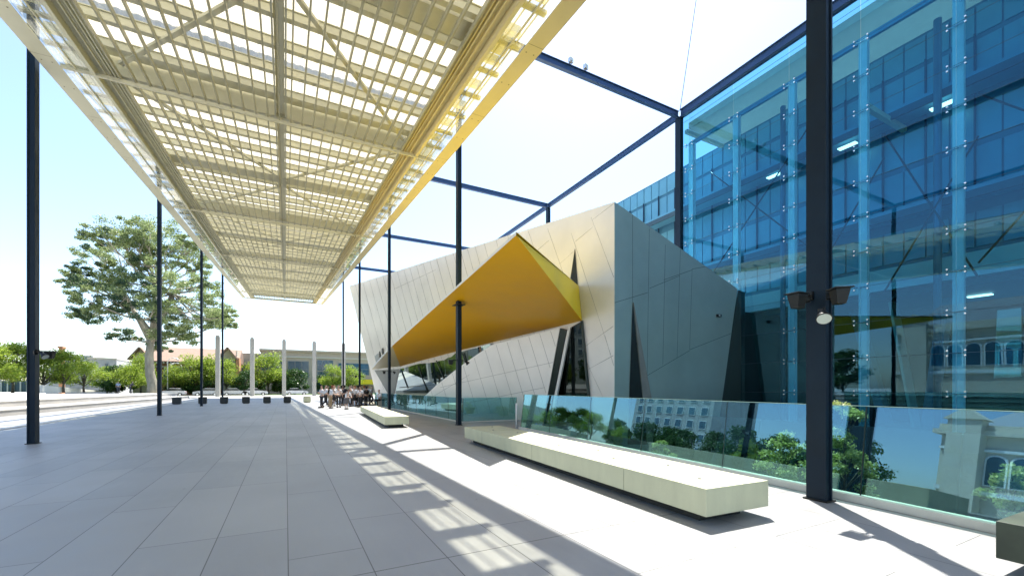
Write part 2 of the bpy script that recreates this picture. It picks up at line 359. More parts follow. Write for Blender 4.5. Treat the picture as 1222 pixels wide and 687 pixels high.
# ------------------------------------------------------------------ canopy
ct = thing('slatted_canopy', (-.19, 33, 0), 'huge tilted overhead canopy with slats and a pale translucent roof between the column rows', 'canopy')
XL, XR, YN, YF = -6.15, 5.77, -12.0, 81.5
def CP(x, y, h=0): return Vector((x, y, 9.38+.0815*y+h))
for x0, x1, m_ in ((XL, XL+.46, 'canopy_cream'), (XR-.46, XR, 'canopy_yellow_glare')):
    mb = MB(); mb.slab([CP(x0,YN), CP(x1,YN), CP(x1,YF), CP(x0,YF)], (0,0,.02))
    xo = x0 if x0 < 0 else x1-.03
    mb.slab([CP(xo,YN,.02), CP(xo+.03,YN,.02), CP(xo+.03,YF,.02), CP(xo,YF,.02)], (0,0,.26))
    y = 2.0
    while y < YF:
        mb.slab([CP(x0+.01,y,-.002), CP(x1-.01,y,-.002), CP(x1-.01,y+.012,-.002), CP(x0+.01,y+.012,-.002)], (0,0,.001), 1)
        for k in (.12, .34):
            c = CP(x0+k, y+.3, -.004); mb.box(c, (.03,.03,.006), mi=1)
            c = CP(x0+k, y+1.7, -.004); mb.box(c, (.03,.03,.006), mi=1)
        y += 3.6
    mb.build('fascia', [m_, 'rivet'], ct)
for y0 in (YN, YF-.4):
    MB().slab([CP(XL+.461,y0,.001), CP(XR-.461,y0,.001), CP(XR-.461,y0+.4,.001), CP(XL+.461,y0+.4,.001)], (0,0,.26)).build('end_fascia', 'canopy_cream', ct)
for sgn, xe in ((1, XL+.46), (-1, XR-.46)):
    mt = 'canopy_cream' if sgn > 0 else 'canopy_yellow_glare'
    x1 = xe+sgn*.68
    MB().slab([CP(xe,YN+.4,.045), CP(x1,YN+.4,.045), CP(x1,YF-.41,.045), CP(xe,YF-.41,.045)], (0,0,.012)).build('edge_glazing', 'edge_glass', ct)
    mb = MB()
    for k, w, zz in ((.17,.015,.13), (.34,.03,.02), (.51,.015,.13)):
        mb.beam(CP(xe+sgn*k,YN+.4,zz), CP(xe+sgn*k,YF-.41,zz), w, .04)
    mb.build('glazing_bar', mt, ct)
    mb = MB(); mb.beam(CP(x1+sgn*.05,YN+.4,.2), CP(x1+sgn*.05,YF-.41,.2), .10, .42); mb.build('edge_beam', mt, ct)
    x2 = x1+sgn*.10; x3 = x1+sgn*.62
    MB().slab([CP(x2,YN+.4,.22), CP(x3,YN+.4,.22), CP(x3,YF-.41,.22), CP(x2,YF-.41,.22)], (0,0,.015)).build('perforated_panel', 'canopy_yellow_glare' if sgn < 0 else 'canopy_steel', ct)
    mb = MB()
    for k in (.3, .44, .53): mb.beam(CP(x1+sgn*k,YN+.4,.14), CP(x1+sgn*k,YF-.41,.14), .02, .1)
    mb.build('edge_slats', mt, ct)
xa, xb = XL+1.78, XR-1.78
mb = MB(); n = 24
for i in range(n+1):
    x = xa+(xb-xa)*i/n
    mb.beam(CP(x,YN+.4,.12), CP(x,YF-.41,.12), .04, .13)
mb.build('slat_screen', 'canopy_slat', ct)
mb = MB()
for x in (-.31, .0): mb.beam(CP(x,YN+.4,.30), CP(x,YF-.41,.30), .045, .12)
mb.beam(CP(-.155,YN+.4,.39), CP(-.155,YF-.41,.39), .24, .03)
mb.build('spine_beam', 'canopy_steel', ct)
step = 13.8/11; k = 0; y = 3.35-13.8
while y < YF-1:
    r_ = k % 11
    if y > YN+1:
        if r_ == 0:
            mb = MB(); mb.beam(CP(XL+.47,y,.55), CP(XR-.47,y,.55), .30, .62); mb.beam(CP(XL+.47,y-.32,.02), CP(XR-.47,y-.32,.02), .07, .10); mb.beam(CP(XL+1.2,y-.5,.80), CP(XR-1.2,y-.5,.80), .55, .03)
            mb.build('main_beam', 'canopy_steel', ct)
        elif r_ in (5,):
            mb = MB(); mb.beam(CP(XL+.47,y+.6,.62), CP(XR-.47,y+.6,.62), .62, .30); mb.build('middle_beam', 'canopy_steel', ct)
        mb = MB()
        if r_ != 0:
            mb.beam(CP(XL+.47,y,.52), CP(XR-.47,y,.52), .17, .2)
            mb.beam(CP(XL+1.2,y,.635), CP(XR-1.2,y,.635), .24, .02)
            for e in (XL+.80, XR-.80): mb.beam(CP(e-.33,y,.13), CP(e+.33,y,.13), .14, .06)
            mb.build('purlin', 'canopy_steel', ct)
    y += step; k += 1
for k in range(6):
    y0 = 3.35+13.8*k
    for (xs, ys, xe_, ye) in ((-4.3, .6, .0, 6.6), (4.0, .6, -.2, 6.6), (-4.3, 13.2, .0, 7.2), (4.0, 13.2, -.2, 7.2)):
        if y0+max(ys, ye) > YF: continue
        MB().beam(CP(xs,y0+ys,.40), CP(xe_,y0+ye,.40), .13, .08).build('brace', 'canopy_steel', ct)
# corrugated roof sheet
mb = MB(); xs = np.arange(XL+1.0, XR-1.0, .055); vs = []
for yy in (YN+.2, YF-6.5):
    for i, x in enumerate(xs): vs.append(CP(x, yy, 1.05+(.0, .03, .03, .0)[i % 4]))
nx = len(xs); mb.add(vs, [(i, i+1, nx+i+1, nx+i) for i in range(nx-1)])
mb.build('roof_sheet', 'roof_sheet', ct, recalc=False)
MB().slab([CP(XL+1.0,YF-6.4,1.02), CP(XR-1.0,YF-6.4,1.02), CP(XR-1.0,YF-.2,1.02), CP(XL+1.0,YF-.2,1.02)], (0,0,.06)).build('end_deck', 'canopy_cream', ct)

# ------------------------------------------------------------------ floodlights
def floodlight(kind, loc, aim, label, group=None, k=.74):
    t = _floodlight(kind, loc, aim, label, group); t.scale = (k, k, k); return t
def _floodlight(kind, loc, aim, label, group=None):
    t = thing('floodlight', loc, label, 'floodlight', group); L = Vector(loc)
    a = aim
    rot = Matrix.Rotation(a, 3, 'Z')
    def W(x, y, z): return L+rot@Vector((x, y, z))
    # bracket arm comes back to the column (local origin is the clamp point, lamp hangs along +x)
    mb = MB(); mb.tube([W(0,0,0), W(.12,0,.02), W(.24,0,-.02)], .022, 6); mb.box(W(.0,0,0), (.06,.12,.16), rz=a)
    if kind == 'up':
        mb.build('bracket', 'black_metal', t)
        mb = MB(); vs = []
        for z, r1, r2 in ((-.26,.09,.07), (-.04,.13,.11), (.0,.13,.11)):
            vs += [W(.36+sx*r1, sy*r2, z) for sx, sy in ((-1,-1),(1,-1),(1,1),(-1,1))]
        fs = [(3,2,1,0)]+[(i*4+k, i*4+(k+1) % 4, i*4+4+(k+1) % 4, i*4+4+k) for i in range(2) for k in range(4)]+[(8,9,10,11)]
        mb.add(vs, fs); mb.box(W(.37,0,.014), (.34,.30,.018), rz=a); mb.box(W(.20,0,-.14), (.03,.27,.03), rz=a); mb.build('housing', 'black_metal', t)
        MB().box(W(.37,0,.027), (.29,.25,.006), rz=a).build('lens', 'lens', t)
    else:
        d = Vector((.55, 0, -.55)).normalized()
        mb.tube([W(.24,0,-.02), W(.27,0,.06)], .015, 6)
        mb.build('bracket', 'black_metal', t)
        c = Vector((.30,0,-.08)); mb = MB()
        mb.tube([L+rot@(c-d*.13), L+rot@(c-d*.09), L+rot@(c), L+rot@(c+d*.10), L+rot@(c+d*.12)], [.04,.055,.08,.125,.13], 18, cap=True)
        mb.build('housing', 'black_metal', t)
        MB().tube([L+rot@(c+d*.121), L+rot@(c+d*.128)], .112, 18).build('lens', 'lens', t)
    return t
FG = 'floodlights clamped to the steel columns'
floodlight('up', (6.62,3.42,2.90), R(175), 'box floodlight reaching left of the foreground column, lens facing up', FG)
floodlight('down', (6.62,3.27,2.64), R(212), 'round floodlight with a pale lens facing down, middle lamp on the foreground column', FG)
floodlight('up', (6.68,3.21,2.90), R(231), 'box floodlight with a flat glass top on the front face of the foreground column', FG)
floodlight('up', (-6.25,17.1,2.62), R(-8), 'upper floodlight on the leftmost column', FG)
floodlight('down', (-6.25,16.97,2.58), R(-28), 'lower round floodlight on the leftmost column', FG)
for (y, n_) in ((17.15, 'the column through the yellow awning'), (30.95, 'the column at the awning tip'), (44.75, 'the column behind the pupils')):
    floodlight('up', (6.41,y,2.75), R(175), 'floodlight on the left side of '+n_, FG)
    floodlight('down', (6.59,y-.1,2.72), R(-15), 'floodlight on the right side of '+n_, FG)
for x, l in ((12.2, 'left one of the two tiny floodlights perched on the nearest cross beam'), (13.1, 'right one of the two tiny floodlights perched on the nearest cross beam')):
    t = thing('beam_floodlight', (x,17.15,H+.17), l, 'floodlight', FG)
    MB().box((x,17.0,H+.3), (.22,.16,.2), rz=.3).box((x,17.1,H+.2), (.06,.06,.1)).build('housing', 'fitting', t)
    MB().box((x-.02,16.9,H+.3), (.16,.02,.14), rz=.3).build('lens', 'lens', t)

# ------------------------------------------------------------------ benches
def bench(corner, along, length, width, label, m_='bench_concrete', joints=5, top='bench_concrete'):
    c = Vector((*corner, 0)); a = Vector((math.sin(along), math.cos(along), 0)); x = Vector((a.y, -a.x, 0))
    t = thing('concrete_bench', c, label, 'bench', 'long block benches on the paving')
    rz = -along
    ctr = c+a*length/2+x*width/2
    MB().box(ctr+Vector((0,0,.29)), (width, length, .32), rz=rz, bev=.008).build('seat_block', m_, t)
    MB().box(ctr+Vector((0,0,.066)), (width-.36, length-.5, .128), rz=rz).build('recessed_base', 'plinth_dark', t)
    mb = MB()
    for k in range(1, joints+1, 2):
        q = c+a*(length*k/(joints+1)); mb.box(q+Vector((0,0,.29))-x*.001, (.004, .008, .31), rz=rz)
        mb.box(q+x*width/2+Vector((0,0,.4505)), (width-.02, .006, .003), rz=rz)
    mb.build('panel_joint', 'bench_joint', t)
    mb = MB()
    for k in range(2*joints):
        q = c+a*(length*(k+.5)/(2*joints))+x*width*(.35+.3*(k % 2)); mb.tube([q+Vector((0,0,.45)), q+Vector((0,0,.462))], .022, 10)
    mb.build('stud', 'reveal', t)
    return t
bench((4.21,3.26), math.atan(.05), 8.5, 1.08, 'long pale yellowish concrete bench in front of the glass balustrade', joints=5)
bench((3.42,17.15), math.atan(.06), 10.4, .95, 'long low bench farther off, left of the column through the yellow awning', joints=4)
bench((5.30,-3.4), math.atan(.025), 4.72, 1.08, 'bench end with painted shade, cut off by the right edge of the photo', m_='bench_shade_tone', joints=2)

# ------------------------------------------------------------------ balustrades
def balustrade(pts, h, lean, label, panel=1.9, kerbh=.10):
    t = thing('glass_balustrade', (*pts[0], 0), label, 'balustrade')
    mb = MB()
    for a, b in zip(pts[:-1], pts[1:]): mb.beam((a[0],a[1],kerbh/2+.003), (b[0],b[1],kerbh/2+.003), .16, kerbh)
    mb.build('kerb', 'kerb', t)
    for a, b in zip(pts[:-1], pts[1:]):
        a = Vector((*a, 0)); b = Vector((*b, 0)); L = (b-a).length; n_ = max(1, round(L/panel)); d = (b-a).normalized(); out = Vector((d.y, -d.x, 0))
        if lean < 0: out = -out
        for i in range(n_):
            p0 = a+d*(L*i/n_+.008)+Vector((0,0,kerbh)); p1 = a+d*(L*(i+1)/n_-.008)+Vector((0,0,kerbh)); o = out*abs(lean)+Vector((0,0,h-kerbh))
            if i and i % 3 == 0 and False: pass
            MB().slab([p0, p1, p1+o, p0+o], out*.018).build('glass_panel', 'rail_glass', t)
        o = out*abs(lean)+Vector((0,0,h-kerbh))
        z = Vector((0,0,kerbh))
        MB().beam(a+z+o+out*.009+Vector((0,0,.008)), b+z+o+out*.009+Vector((0,0,.008)), .020, .008).build('top_edge', 'rail_edge', t)
        for i in range(n_+1):
            q = a+d*(L*i/n_)+z; MB().beam(q+out*.009, q+o+out*.009, .012, .02, up=out).build('joint', 'green_frame', t)
    return t
balustrade([(6.86,1.0), (edgeX(3)+.03,3.0), (7.93,14.3)], 1.33, .145, 'leaning glass balustrade with a pale kerb behind the long pale bench', 2.4)
balustrade([(6.3,-8), (6.855,.98)], 1.33, .145, 'glass balustrade length running out of the right edge of the photo', 2.4)
balustrade([(9.9,18.3), (7.14,18.3), (7.05,39.5)], 1.12, -.02, 'straight glass balustrade in front of the smaller silver wedge', 1.9, .05)
MB_ = MB(); MB_.tube([(8.04,14.85,0), (8.04,14.85,.98)], .035, 10); 
tag(MB_.build('bollard_post', 'white_trim'), 'short pale steel post at the far end of the leaning balustrade', 'post')

# ------------------------------------------------------------------ silver building
C0 = Vector((11.6,13.2,-3.5)); C1 = Vector((11.6,13.2,9.0)); F0 = Vector((11.1,60,-.5)); F1 = Vector((7.41,60,14.95))
S1 = Vector((19.3,13.2,6.35)); S0 = Vector((17.2,13.2,-3.5))
def Wp(s, t): return (C0*(1-s)+F0*s)*(1-t)+(C1*(1-s)+F1*s)*t
N1, N2 = 24, 10
vs = [Wp(i/N1, j/N2) for i in range(N1+1) for j in range(N2+1)]
fs = [(i*(N2+1)+j, (i+1)*(N2+1)+j, (i+1)*(N2+1)+j+1, i*(N2+1)+j+1) for i in range(N1) for j in range(N2)]
WB = BVHTree.FromPolygons(vs, fs)
def onW(px, py, off=0.0):
    r = ray(px, py).normalized(); loc, nrm, idx, dist = WB.ray_cast(EYE, r)
    if loc is None: return None
    if nrm.dot(r) > 0: nrm = -nrm
    return loc+nrm*off
bt = thing('silver_building', (11.6,13.2,-3.5), 'large angular metal clad building with slanted walls and a pointed corner', 'building')
mb = MB(); mb.add(vs, fs, 0)
def strip(mb, a, b, w, mi, nrm):
    d = (b-a); 
    x = d.cross(nrm).normalized()*w/2; mb.add([a-x, a+x, b+x, b-x], [(0,1,2,3)], mi)
def seamW(mb, x0, y0, x1, y1, w=.022, n_=8, mi=1):
    prev = None
    for i in range(n_+1):
        q = onW(x0+(x1-x0)*i/n_, y0+(y1-y0)*i/n_, .004)
        if q is not None and prev is not None:
            strip(mb, prev, q, w, mi, (EYE-q).normalized())
        prev = q
def topy(x): return 240+(733-x)*(341.4-240)/(733-416.8)
for L_ in [(701.9,249,732.5,330.6), (675,257,729,423), (651,265,672,325), (629,272,640,303), (707.7,262,732.5,243), (687,288,707.7,271), (668,315,687,298), (699,412.7,732,389), (697,425,720,474), (703,440,732,424), (722,400,732.5,436)]:
    seamW(mb, *L_, w=.02)
for x0 in (424,433,441,449,457,466,474,482,489,497,505,513,521,531,541,550,558,567,578,592,606,618):
    seamW(mb, x0, topy(x0)+.6, x0+.27*125, topy(x0)+125, w=.03 if x0 < 560 else .022, n_=10)
for L_ in [(500,318,535,290), (470,345,520,322), (640,300,655,287)]: seamW(mb, *L_, w=.025)
mb.build('slanted_wall', ['silver_panel', 'seam'], bt, recalc=False)
# right hand teal wall
def onS(px, py, off=0.0): return on_plane(px, py, Vector((0,13.2-off,0)), Vector((0,1,0)))
mb = MB(); mb.slab([C0, C1, S1, S0], (0,.25,0), 0)
for L_ in [(754.9,256,754.9,361), (774.9,273,772.3,448), (794,292,791,435), (812,297,808,427), (826,321,823,417), (733.5,361,773,349), (775,344,811,329), (826,321,842,318), (772,448,823,418), (823,417,874,397), (792,334,826,322)]:
    a = onS(L_[0], L_[1], .005); b = onS(L_[2], L_[3], .005); strip(mb, a, b, .022, 1, Vector((0,-1,0)))
mb.build('teal_wall', ['teal_panel', 'seam_teal'], bt)
MB().slab([onS(755,361,.02), onS(749,530,.02), onS(772,530,.02)], (0,-.006,0)).build('slit_window', 'dark_void', bt)
MB().slab([onS(755.3,361,.006), onS(771.8,530,.006), onS(787,530,.006)], (0,-.05,0)).build('slit_reveal', 'reveal', bt)
MB().slab([onS(881.5,346,-.1), onS(889,349,-.3), onS(889,560,-.3), onS(848,560,-.1)], (0,.05,0)).build('corner_return', 'green_frame', bt)
mb = MB(); q = onS(858,376.5,.05); mb.box(q, (.26,.1,.12)); mb.build('wall_lamp', 'black_metal', bt)
MB().box(q+Vector((-.03,-.055,0)), (.1,.012,.06)).build('lamp_lens', 'lens', bt)
# roof and back so that it is a volume
mb = MB(); B0 = Vector((18.6,60,-.5)); B1 = Vector((18.6,60,9.5))
top = [Wp(i/N1, 1)for i in range(N1+1)]; back = [S1.lerp(B1, i/N1)+Vector((0,.25 if i == 0 else 0,0)) for i in range(N1+1)]
mb.add([v+Vector((.0,0,-.01)) for v in top]+back, [(i, i+1, N1+2+i, N1+1+i) for i in range(N1)])
mb.add([F0, F1, B1, B0], [(0,1,2,3)]); mb.add([S0, S1, B1, B0], [(0,1,2,3)])
mb.build('roof', 'silver_panel', bt, recalc=False)
w3 = [onW(x, y, .03) for x, y in ((686.7,297),(681.5,332),(690,341))]
MB().slab(w3, (-.01,0,0)).build('slit_window', 'dark_void', bt)
# recessed lobby glazing under the awning, and the dark entrance
def polyW(pts, off): return [onW(x, y, off) for x, y in pts]
MB().slab(polyW([(478,440),(586,410),(600,412),(600,491),(470,481)], .04), (-.02,0,0)).build('lobby_glass', 'reflect_glass', bt)
MB().slab(polyW([(447.5,441.5),(477,440),(469,479)], .05), (-.02,0,0)).build('entry_panel', 'reveal', bt)
MB().slab(polyW([(676,396),(695,385),(706,505),(651,505)], .04), (-.02,0,0)).build('entrance_glass', 'dark_glass', bt)
MB().slab(polyW([(672,396),(695,383),(707,506),(648,506)], .015), (-.01,0,0)).build('entrance_recess', 'dark_void', bt)
mb = MB()
for (x0,y0,x1,y1) in ((500,436,516,480),(522,430,545,484),(553,421,578,488),(478,462,600,452)):
    a, b = onW(x0,y0,.09), onW(x1,y1,.09); mb.beam(a, b, .07, .07)
mb.build('lobby_mullion', 'green_frame', bt)
a, b = onW(695.5,383,.06), onW(707,506,.06); MB().beam(a, b, .08, .1).build('entrance_frame', 'green_frame', bt)
# lettering strokes on the far end of the wall
mb = MB()
for pts, mi in (([(448,424.5),(452.5,421),(453.5,429.5),(449.5,433)], 0), ([(453,419.5),(454,418.6),(455.5,428),(454.5,428.8)], 1), ([(456,415.9),(457.8,414.8),(459,424.6),(457.4,425.6)], 1)):
    mb.slab(polyW(pts, .06), (-.02,0,0), mi)
mb.build('wall_sign', ['grey_wall', 'planter_black'], bt)

# smaller silver wedge
R0 = P(650, 462+1.6*F/20.3, 20.3); L0 = P(499, 462+1.6*F/27.5, 27.5); T0 = P(668, 391, 19.5)
nW = (R0-L0).cross(T0-L0).normalized()
if nW.dot(EYE-R0) < 0: nW = -nW
def onI(px, py, off=0.0): return on_plane(px, py, R0+nW*off, nW)
outline = [(668,391),(586,411.5),(566,425),(545,440),(520,460),(505,474),(499,491.7),(560,496),(647,505)]
it = thing('silver_wedge', onI(590,498), 'smaller silver clad wedge with a sloping top under the yellow awning', 'building')
back = Vector((1.2,1.0,0)).normalized()
mb = MB(); mb.slab([onI(*p) for p in outline], -nW*.35, 0)
for x0 in range(514, 668, 13):
    yt = 391+(668-x0)*.25 if x0 > 586 else 411.5+(586-x0)*.73
    y1 = 494; x1 = x0+(y1-yt)*.3
    if x1 > 650-(y1-472)*.17+ (0): 
        # clip to the right edge
        k = 1.0
        while k > 0:
            xx = x0+(y1-yt)*.3*k; yy = yt+(y1-yt)*k
            if xx < 667-(yy-391)*.19: break
            k -= .03
        x1, y1 = xx, yy
    if y1-yt > 6: strip(mb, onI(x0, yt+1, .004), onI(x1, y1, .004), .02, 1, nW)
for L_ in [(525,462,660,432), (508,478,560,447), (560,480,650,462)]: strip(mb, onI(L_[0],L_[1],.004), onI(L_[2],L_[3],.004), .014, 1, nW)
mb.build('sloping_wall', ['silver_panel', 'seam'], it)
mb = MB(); mb.slab([onI(668.5,391.5,-.02), onI(676,395,-.2), onI(654,506,-.2), onI(647.5,506,-.02)], -nW*.3); mb.build('end_face', 'green_frame', it)
so = tag(MB().beam(P(680,390,19.3), P(658,500,19.7), .16, .12).build('slanted_strut', 'white_trim'), 'slim white slanted strut in front of the dark entrance', 'strut')

# ------------------------------------------------------------------ yellow awning
T = P(616,280.5,11.4); A = P(468,412.5,31.8); E = onW(443.5,440.5,.02); Gp = onW(479,440,.02); Q = onW(695,382.5,.02); Qt = onW(691,341,.02)
nA = (A-T).cross(Q-T).normalized()
def onA(px, py): return on_plane(px, py, T, nA)
Gp = onA(479,440)
K = [onA(x, y) for x, y in ((520,430.5),(560,421),(600,412),(640,403),(677,395))]
at = thing('yellow_awning', (T.x, T.y, 0), 'bright yellow pointed awning jutting from the silver wall over the entrance', 'awning')
mb = MB()
# underside fan (Main plane) and the pale end facet
A2 = A.lerp(T, .02)
main = [T, A]+[Gp]+K+[Q]
mb.add(main, [(0,1,2),(0,2,3),(0,3,4),(0,4,5),(0,5,6),(0,6,7),(0,7,8)])
mb.build('soffit', 'awning_yellow', at, recalc=False)
MB().add([A, E, Gp], [(0,1,2)]).build('end_soffit', 'awning_pale', at, recalc=False)
MB().slab([T, Q, Qt], (.02,.03,.0)).build('side_fascia', 'awning_light', at)
mb = MB(); up = Vector((0,0,.09)); Et = E+Vector((0,0,.3)); Kt = [onW(x, y, .02) for x, y in ((520,395),(600,375),(650,358))]
tp = [T+up, A+up, Et]+Kt+[Qt]
mb.add(tp, [(0,1,2),(0,2,3),(0,3,4),(0,4,5),(0,5,6)]); mb.build('top_skin', 'awning_light', at, recalc=False)
mb = MB(); mb.add([T, T+up, A+up, A], [(0,1,2,3)]); mb.add([A, A+up, Et, E], [(0,1,2,3)]); mb.build('edge_trim', 'white_trim', at, recalc=False)
MB().box((6.5,17.15,P(547,364,18.2).z+.0), (.42,.5,.02)).build('column_collar', 'black_metal', at)

# ------------------------------------------------------------------ glass facade
ft = thing('glass_facade', (19.85,4,-3.5), 'tall blue point fixed glass wall with silver mullions', 'glass wall')
GX = 19.85; MY = [-5.05+2.7*k for k in range(9)]       # -5.05 ... 16.55
MY = [5.73-2.69*4+2.69*k for k in range(9)]
ZS = [-2.75+1.376*k for k in range(14)]+[16.5]
for y0, y1 in zip(MY[:-1], MY[1:]):
    for z0, z1 in zip(ZS[:-1], ZS[1:]):
        if z1 > 15.2: z1 = 16.88
        MB().span((GX-.012, y0+.008, z0+.008), (GX+.006, y1-.008, z1-.008)).build('glass_pane', 'facade_glass', ft)
mb = MB()
for z0, z1 in zip(ZS[:-1], ZS[1:]):
    z1 = 16.88 if z1 > 15.2 else z1
    mb.span((GX-.012, MY[-1]+.008, z0+.008), (GX+.006, 17.0, z1-.008))
mb.build('end_glass', 'facade_glass', ft)
mb = MB()
for z in ZS: mb.span((GX-.008, MY[0], z-.006), (GX+.002, 17.0, z+.006))
mb.build('glazing_joint', 'wing_steel', ft)
for y in MY:
    zt = 15.3
    mb = MB(); mb.span((GX+.16, y-.14, -3.5), (GX+.19, y+.14, zt)); mb.span((GX+.19, y-.03, -3.5), (GX+.42, y+.03, zt)); mb.span((GX+.42, y-.10, -3.5), (GX+.45, y+.10, zt))
    ml = mb.build('mullion', 'mullion', ft)
    for z in ZS[1:-1]:
        mb = MB()
        for sy in (-1, 1):
            mb.tube([(GX+.12,y,z),(GX+.05,y+sy*.22,z+.0)], .018, 5)
            for sz in (-1, 1): mb.tube([(GX-.035,y+sy*.22,z+sz*.085),(GX+.05,y+sy*.22,z+sz*.085)], .028, 8)
            mb.tube([(GX+.05,y+sy*.22,z-.085),(GX+.05,y+sy*.22,z+.085)], .014, 5)
        mb.build('spider_fitting', 'fitting', ml)
# museum wing behind the glass
wt = thing('museum_wing', (24,10,-3.5), 'blue panelled museum wing seen behind the tall glass wall', 'building')
WX = 23.6; WY0, WY1 = -14, 30
mb = MB(); mb.span((WX,WY0,6.6), (WX+14,WY1,16.4)); mb.build('upper_block', 'wing_panel_dark', wt)
rows = [(7.0,8.4),(9.2,10.9),(11.1,12.5),(13.4,15.0),(15.15,16.3)]
for z0, z1 in rows:
    mb = MB(); y = WY0+.1
    while y < WY1-.7:
        mb.span((WX-.06+random.uniform(-.01,.01), y+.03, z0+.03), (WX-.002, y+.69, z1-.03)); y += .72
    mb.build('cladding_row', 'wing_panel', wt)
mb = MB(); y = WY0+.1
while y < WY1:
    mb.span((WX-.16, y-.02, 9.1), (WX-.061, y+.02, 16.3 if int(round((y-WY0)/.72)) % 2 else 15.2)); y += 1.44
mb.build('fin', 'wing_line', wt)
for z in (8.85, 13.0): MB().span((WX-1.4, WY0, z-.12), (WX-.2, WY1, z+.12)).build('walkway', 'wing_panel', wt)
for z in (8.65, 12.8): MB().span((WX-1.5, WY0, z-.14), (WX-1.4, WY1, z+.14)).build('walkway_edge', 'wing_steel', wt)
MB().span((WX-1.2, WY0, 5.7), (WX+1, WY1, 6.6)).build('white_band', 'wing_white', wt)
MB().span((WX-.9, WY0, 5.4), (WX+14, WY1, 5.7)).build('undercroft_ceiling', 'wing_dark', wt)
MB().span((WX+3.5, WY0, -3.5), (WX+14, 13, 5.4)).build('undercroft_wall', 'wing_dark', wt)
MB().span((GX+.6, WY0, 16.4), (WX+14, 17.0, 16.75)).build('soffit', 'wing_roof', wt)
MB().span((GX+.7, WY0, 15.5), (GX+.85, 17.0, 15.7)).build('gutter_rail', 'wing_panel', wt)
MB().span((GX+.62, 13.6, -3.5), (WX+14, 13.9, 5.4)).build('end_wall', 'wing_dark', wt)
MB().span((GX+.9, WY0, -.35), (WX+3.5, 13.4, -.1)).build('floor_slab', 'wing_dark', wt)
MB().span((WX-.4, WY0, -3.4), (WX-.3, 13.4, -.36)).build('lower_wall', 'wing_steel', wt)
mb = MB().slab([(WX+3.3,3.0,2.2),(WX+3.3,6.6,2.0),(WX+3.3,6.5,4.9),(WX+3.3,2.4,5.2)], (.05,0,0)); mb.build('tilted_window', 'reflect_glass', wt)
for (y, dy, z1) in ((9.6,1.2,5.4),(8.1,-.6,5.4),(4.3,.0,5.4)):
    MB().beam((WX+1.4,y,-.1), (WX+1.4,y+dy,z1), .55, .35).build('slanted_pier', 'wing_panel_dark', wt)
MB().beam((WX+.5,8.2,-.1), (WX+.5,9.0,5.4), .7, .1).build('slanted_pier', 'teal_panel', wt)
# bracing and ties inside the hall
kt = thing('wind_bracing', (21.6,4,6), 'thin crossing steel rods and green tie beams inside the glass hall', 'bracing')
for y0, y1, z0, z1 in ((16.5,11.1,8,14), (11.1,16.5,8,14), (11.1,8.4,6.5,11), (8.4,5.7,5.5,10.5), (5.7,8.4,5.5,12), (5.7,.4,6,13), (.4,5.7,6,12)):
    MB().tube([(21.7,y0,z0),(21.7,y1,z1)], .035, 6).build('rod', 'rod', kt)
for y in (17.1, 8.43, 3.04):
    MB().span((GX+.5,y-.09,12.6 if y < 17 else 16.2), (WX,y+.09,12.8 if y < 17 else 16.4)).build('tie_beam', 'canopy_steel', kt)
for y in (12.5, 6.8): MB().tube([(21.8,y,-.1),(21.8,y,15.5)], .12, 10).build('hall_column', 'wing_panel_dark', kt)
for (x,y,z) in ((22.6,6.6,12.6),(22.6,9.8,12.6),(22.4,13.0,12.6),(25,6.2,5.32)):
    tag(MB().span((x,y,z), (x+.25,y+.7,z+.05)).build('strip_light', 'tube_light'), 'lit ceiling tube light inside the glass hall', 'light', 'ceiling tube lights in the glass hall')
# sloped glass and a low green hut wall in the sunken garden
sg = thing('sloping_glazing', (13,3,-3.5), 'low sloping dark glass wall down behind the leaning balustrade', 'glass wall')
for k in range(-5, 5):
    y0 = 1.5+k*2.4
    MB().slab([(13.0,y0+.02,-3.5),(13.0,y0+2.38,-3.5),(13.9,y0+2.38,.55),(13.9,y0+.02,.55)], (.03,0,0)).build('glass_pane', 'dark_glass', sg)
MB().span((13.95,-11,-3.5), (14.2,13,.5)).build('backing_wall', 'wing_dark', sg)

# ------------------------------------------------------------------ vegetation
def leaves(mb_v, mb_f, c, rad, n, size, shell=.55):
    c = np.array(c); rad = np.array(rad)
    d = np.random.normal(size=(n,3)); d /= np.linalg.norm(d, axis=1)[:,None]
    r = (shell+(1-shell)*np.random.rand(n))[:,None]; p = c+d*r*rad
    a = np.random.normal(size=(n,3)); a /= np.linalg.norm(a, axis=1)[:,None]
    b = np.cross(a, np.random.normal(size=(n,3))); b /= np.linalg.norm(b, axis=1)[:,None]
    s = size*(.6+.8*np.random.rand(n))[:,None]
    o = len(mb_v)
    q = np.stack([p-a*s*.5, p+b*s*.3, p+a*s*.5, p-b*s*.3], axis=1).reshape(-1,3)
    mb_v.extend(q.tolist()); mb_f.extend([(o+4*i,o+4*i+1,o+4*i+2,o+4*i+3) for i in range(n)])
def leafobj(name, v, f, m_, parent):
    off = LOCS[parent.name]; me = bpy.data.meshes.new(name); me.from_pydata((np.array(v)-np.array(off)).tolist(), [], f); me.materials.append(M[m_]); me.update()
    o = bpy.data.objects.new(name, me); COL.objects.link(o); o.parent = parent; LOCS[o.name] = off; return o
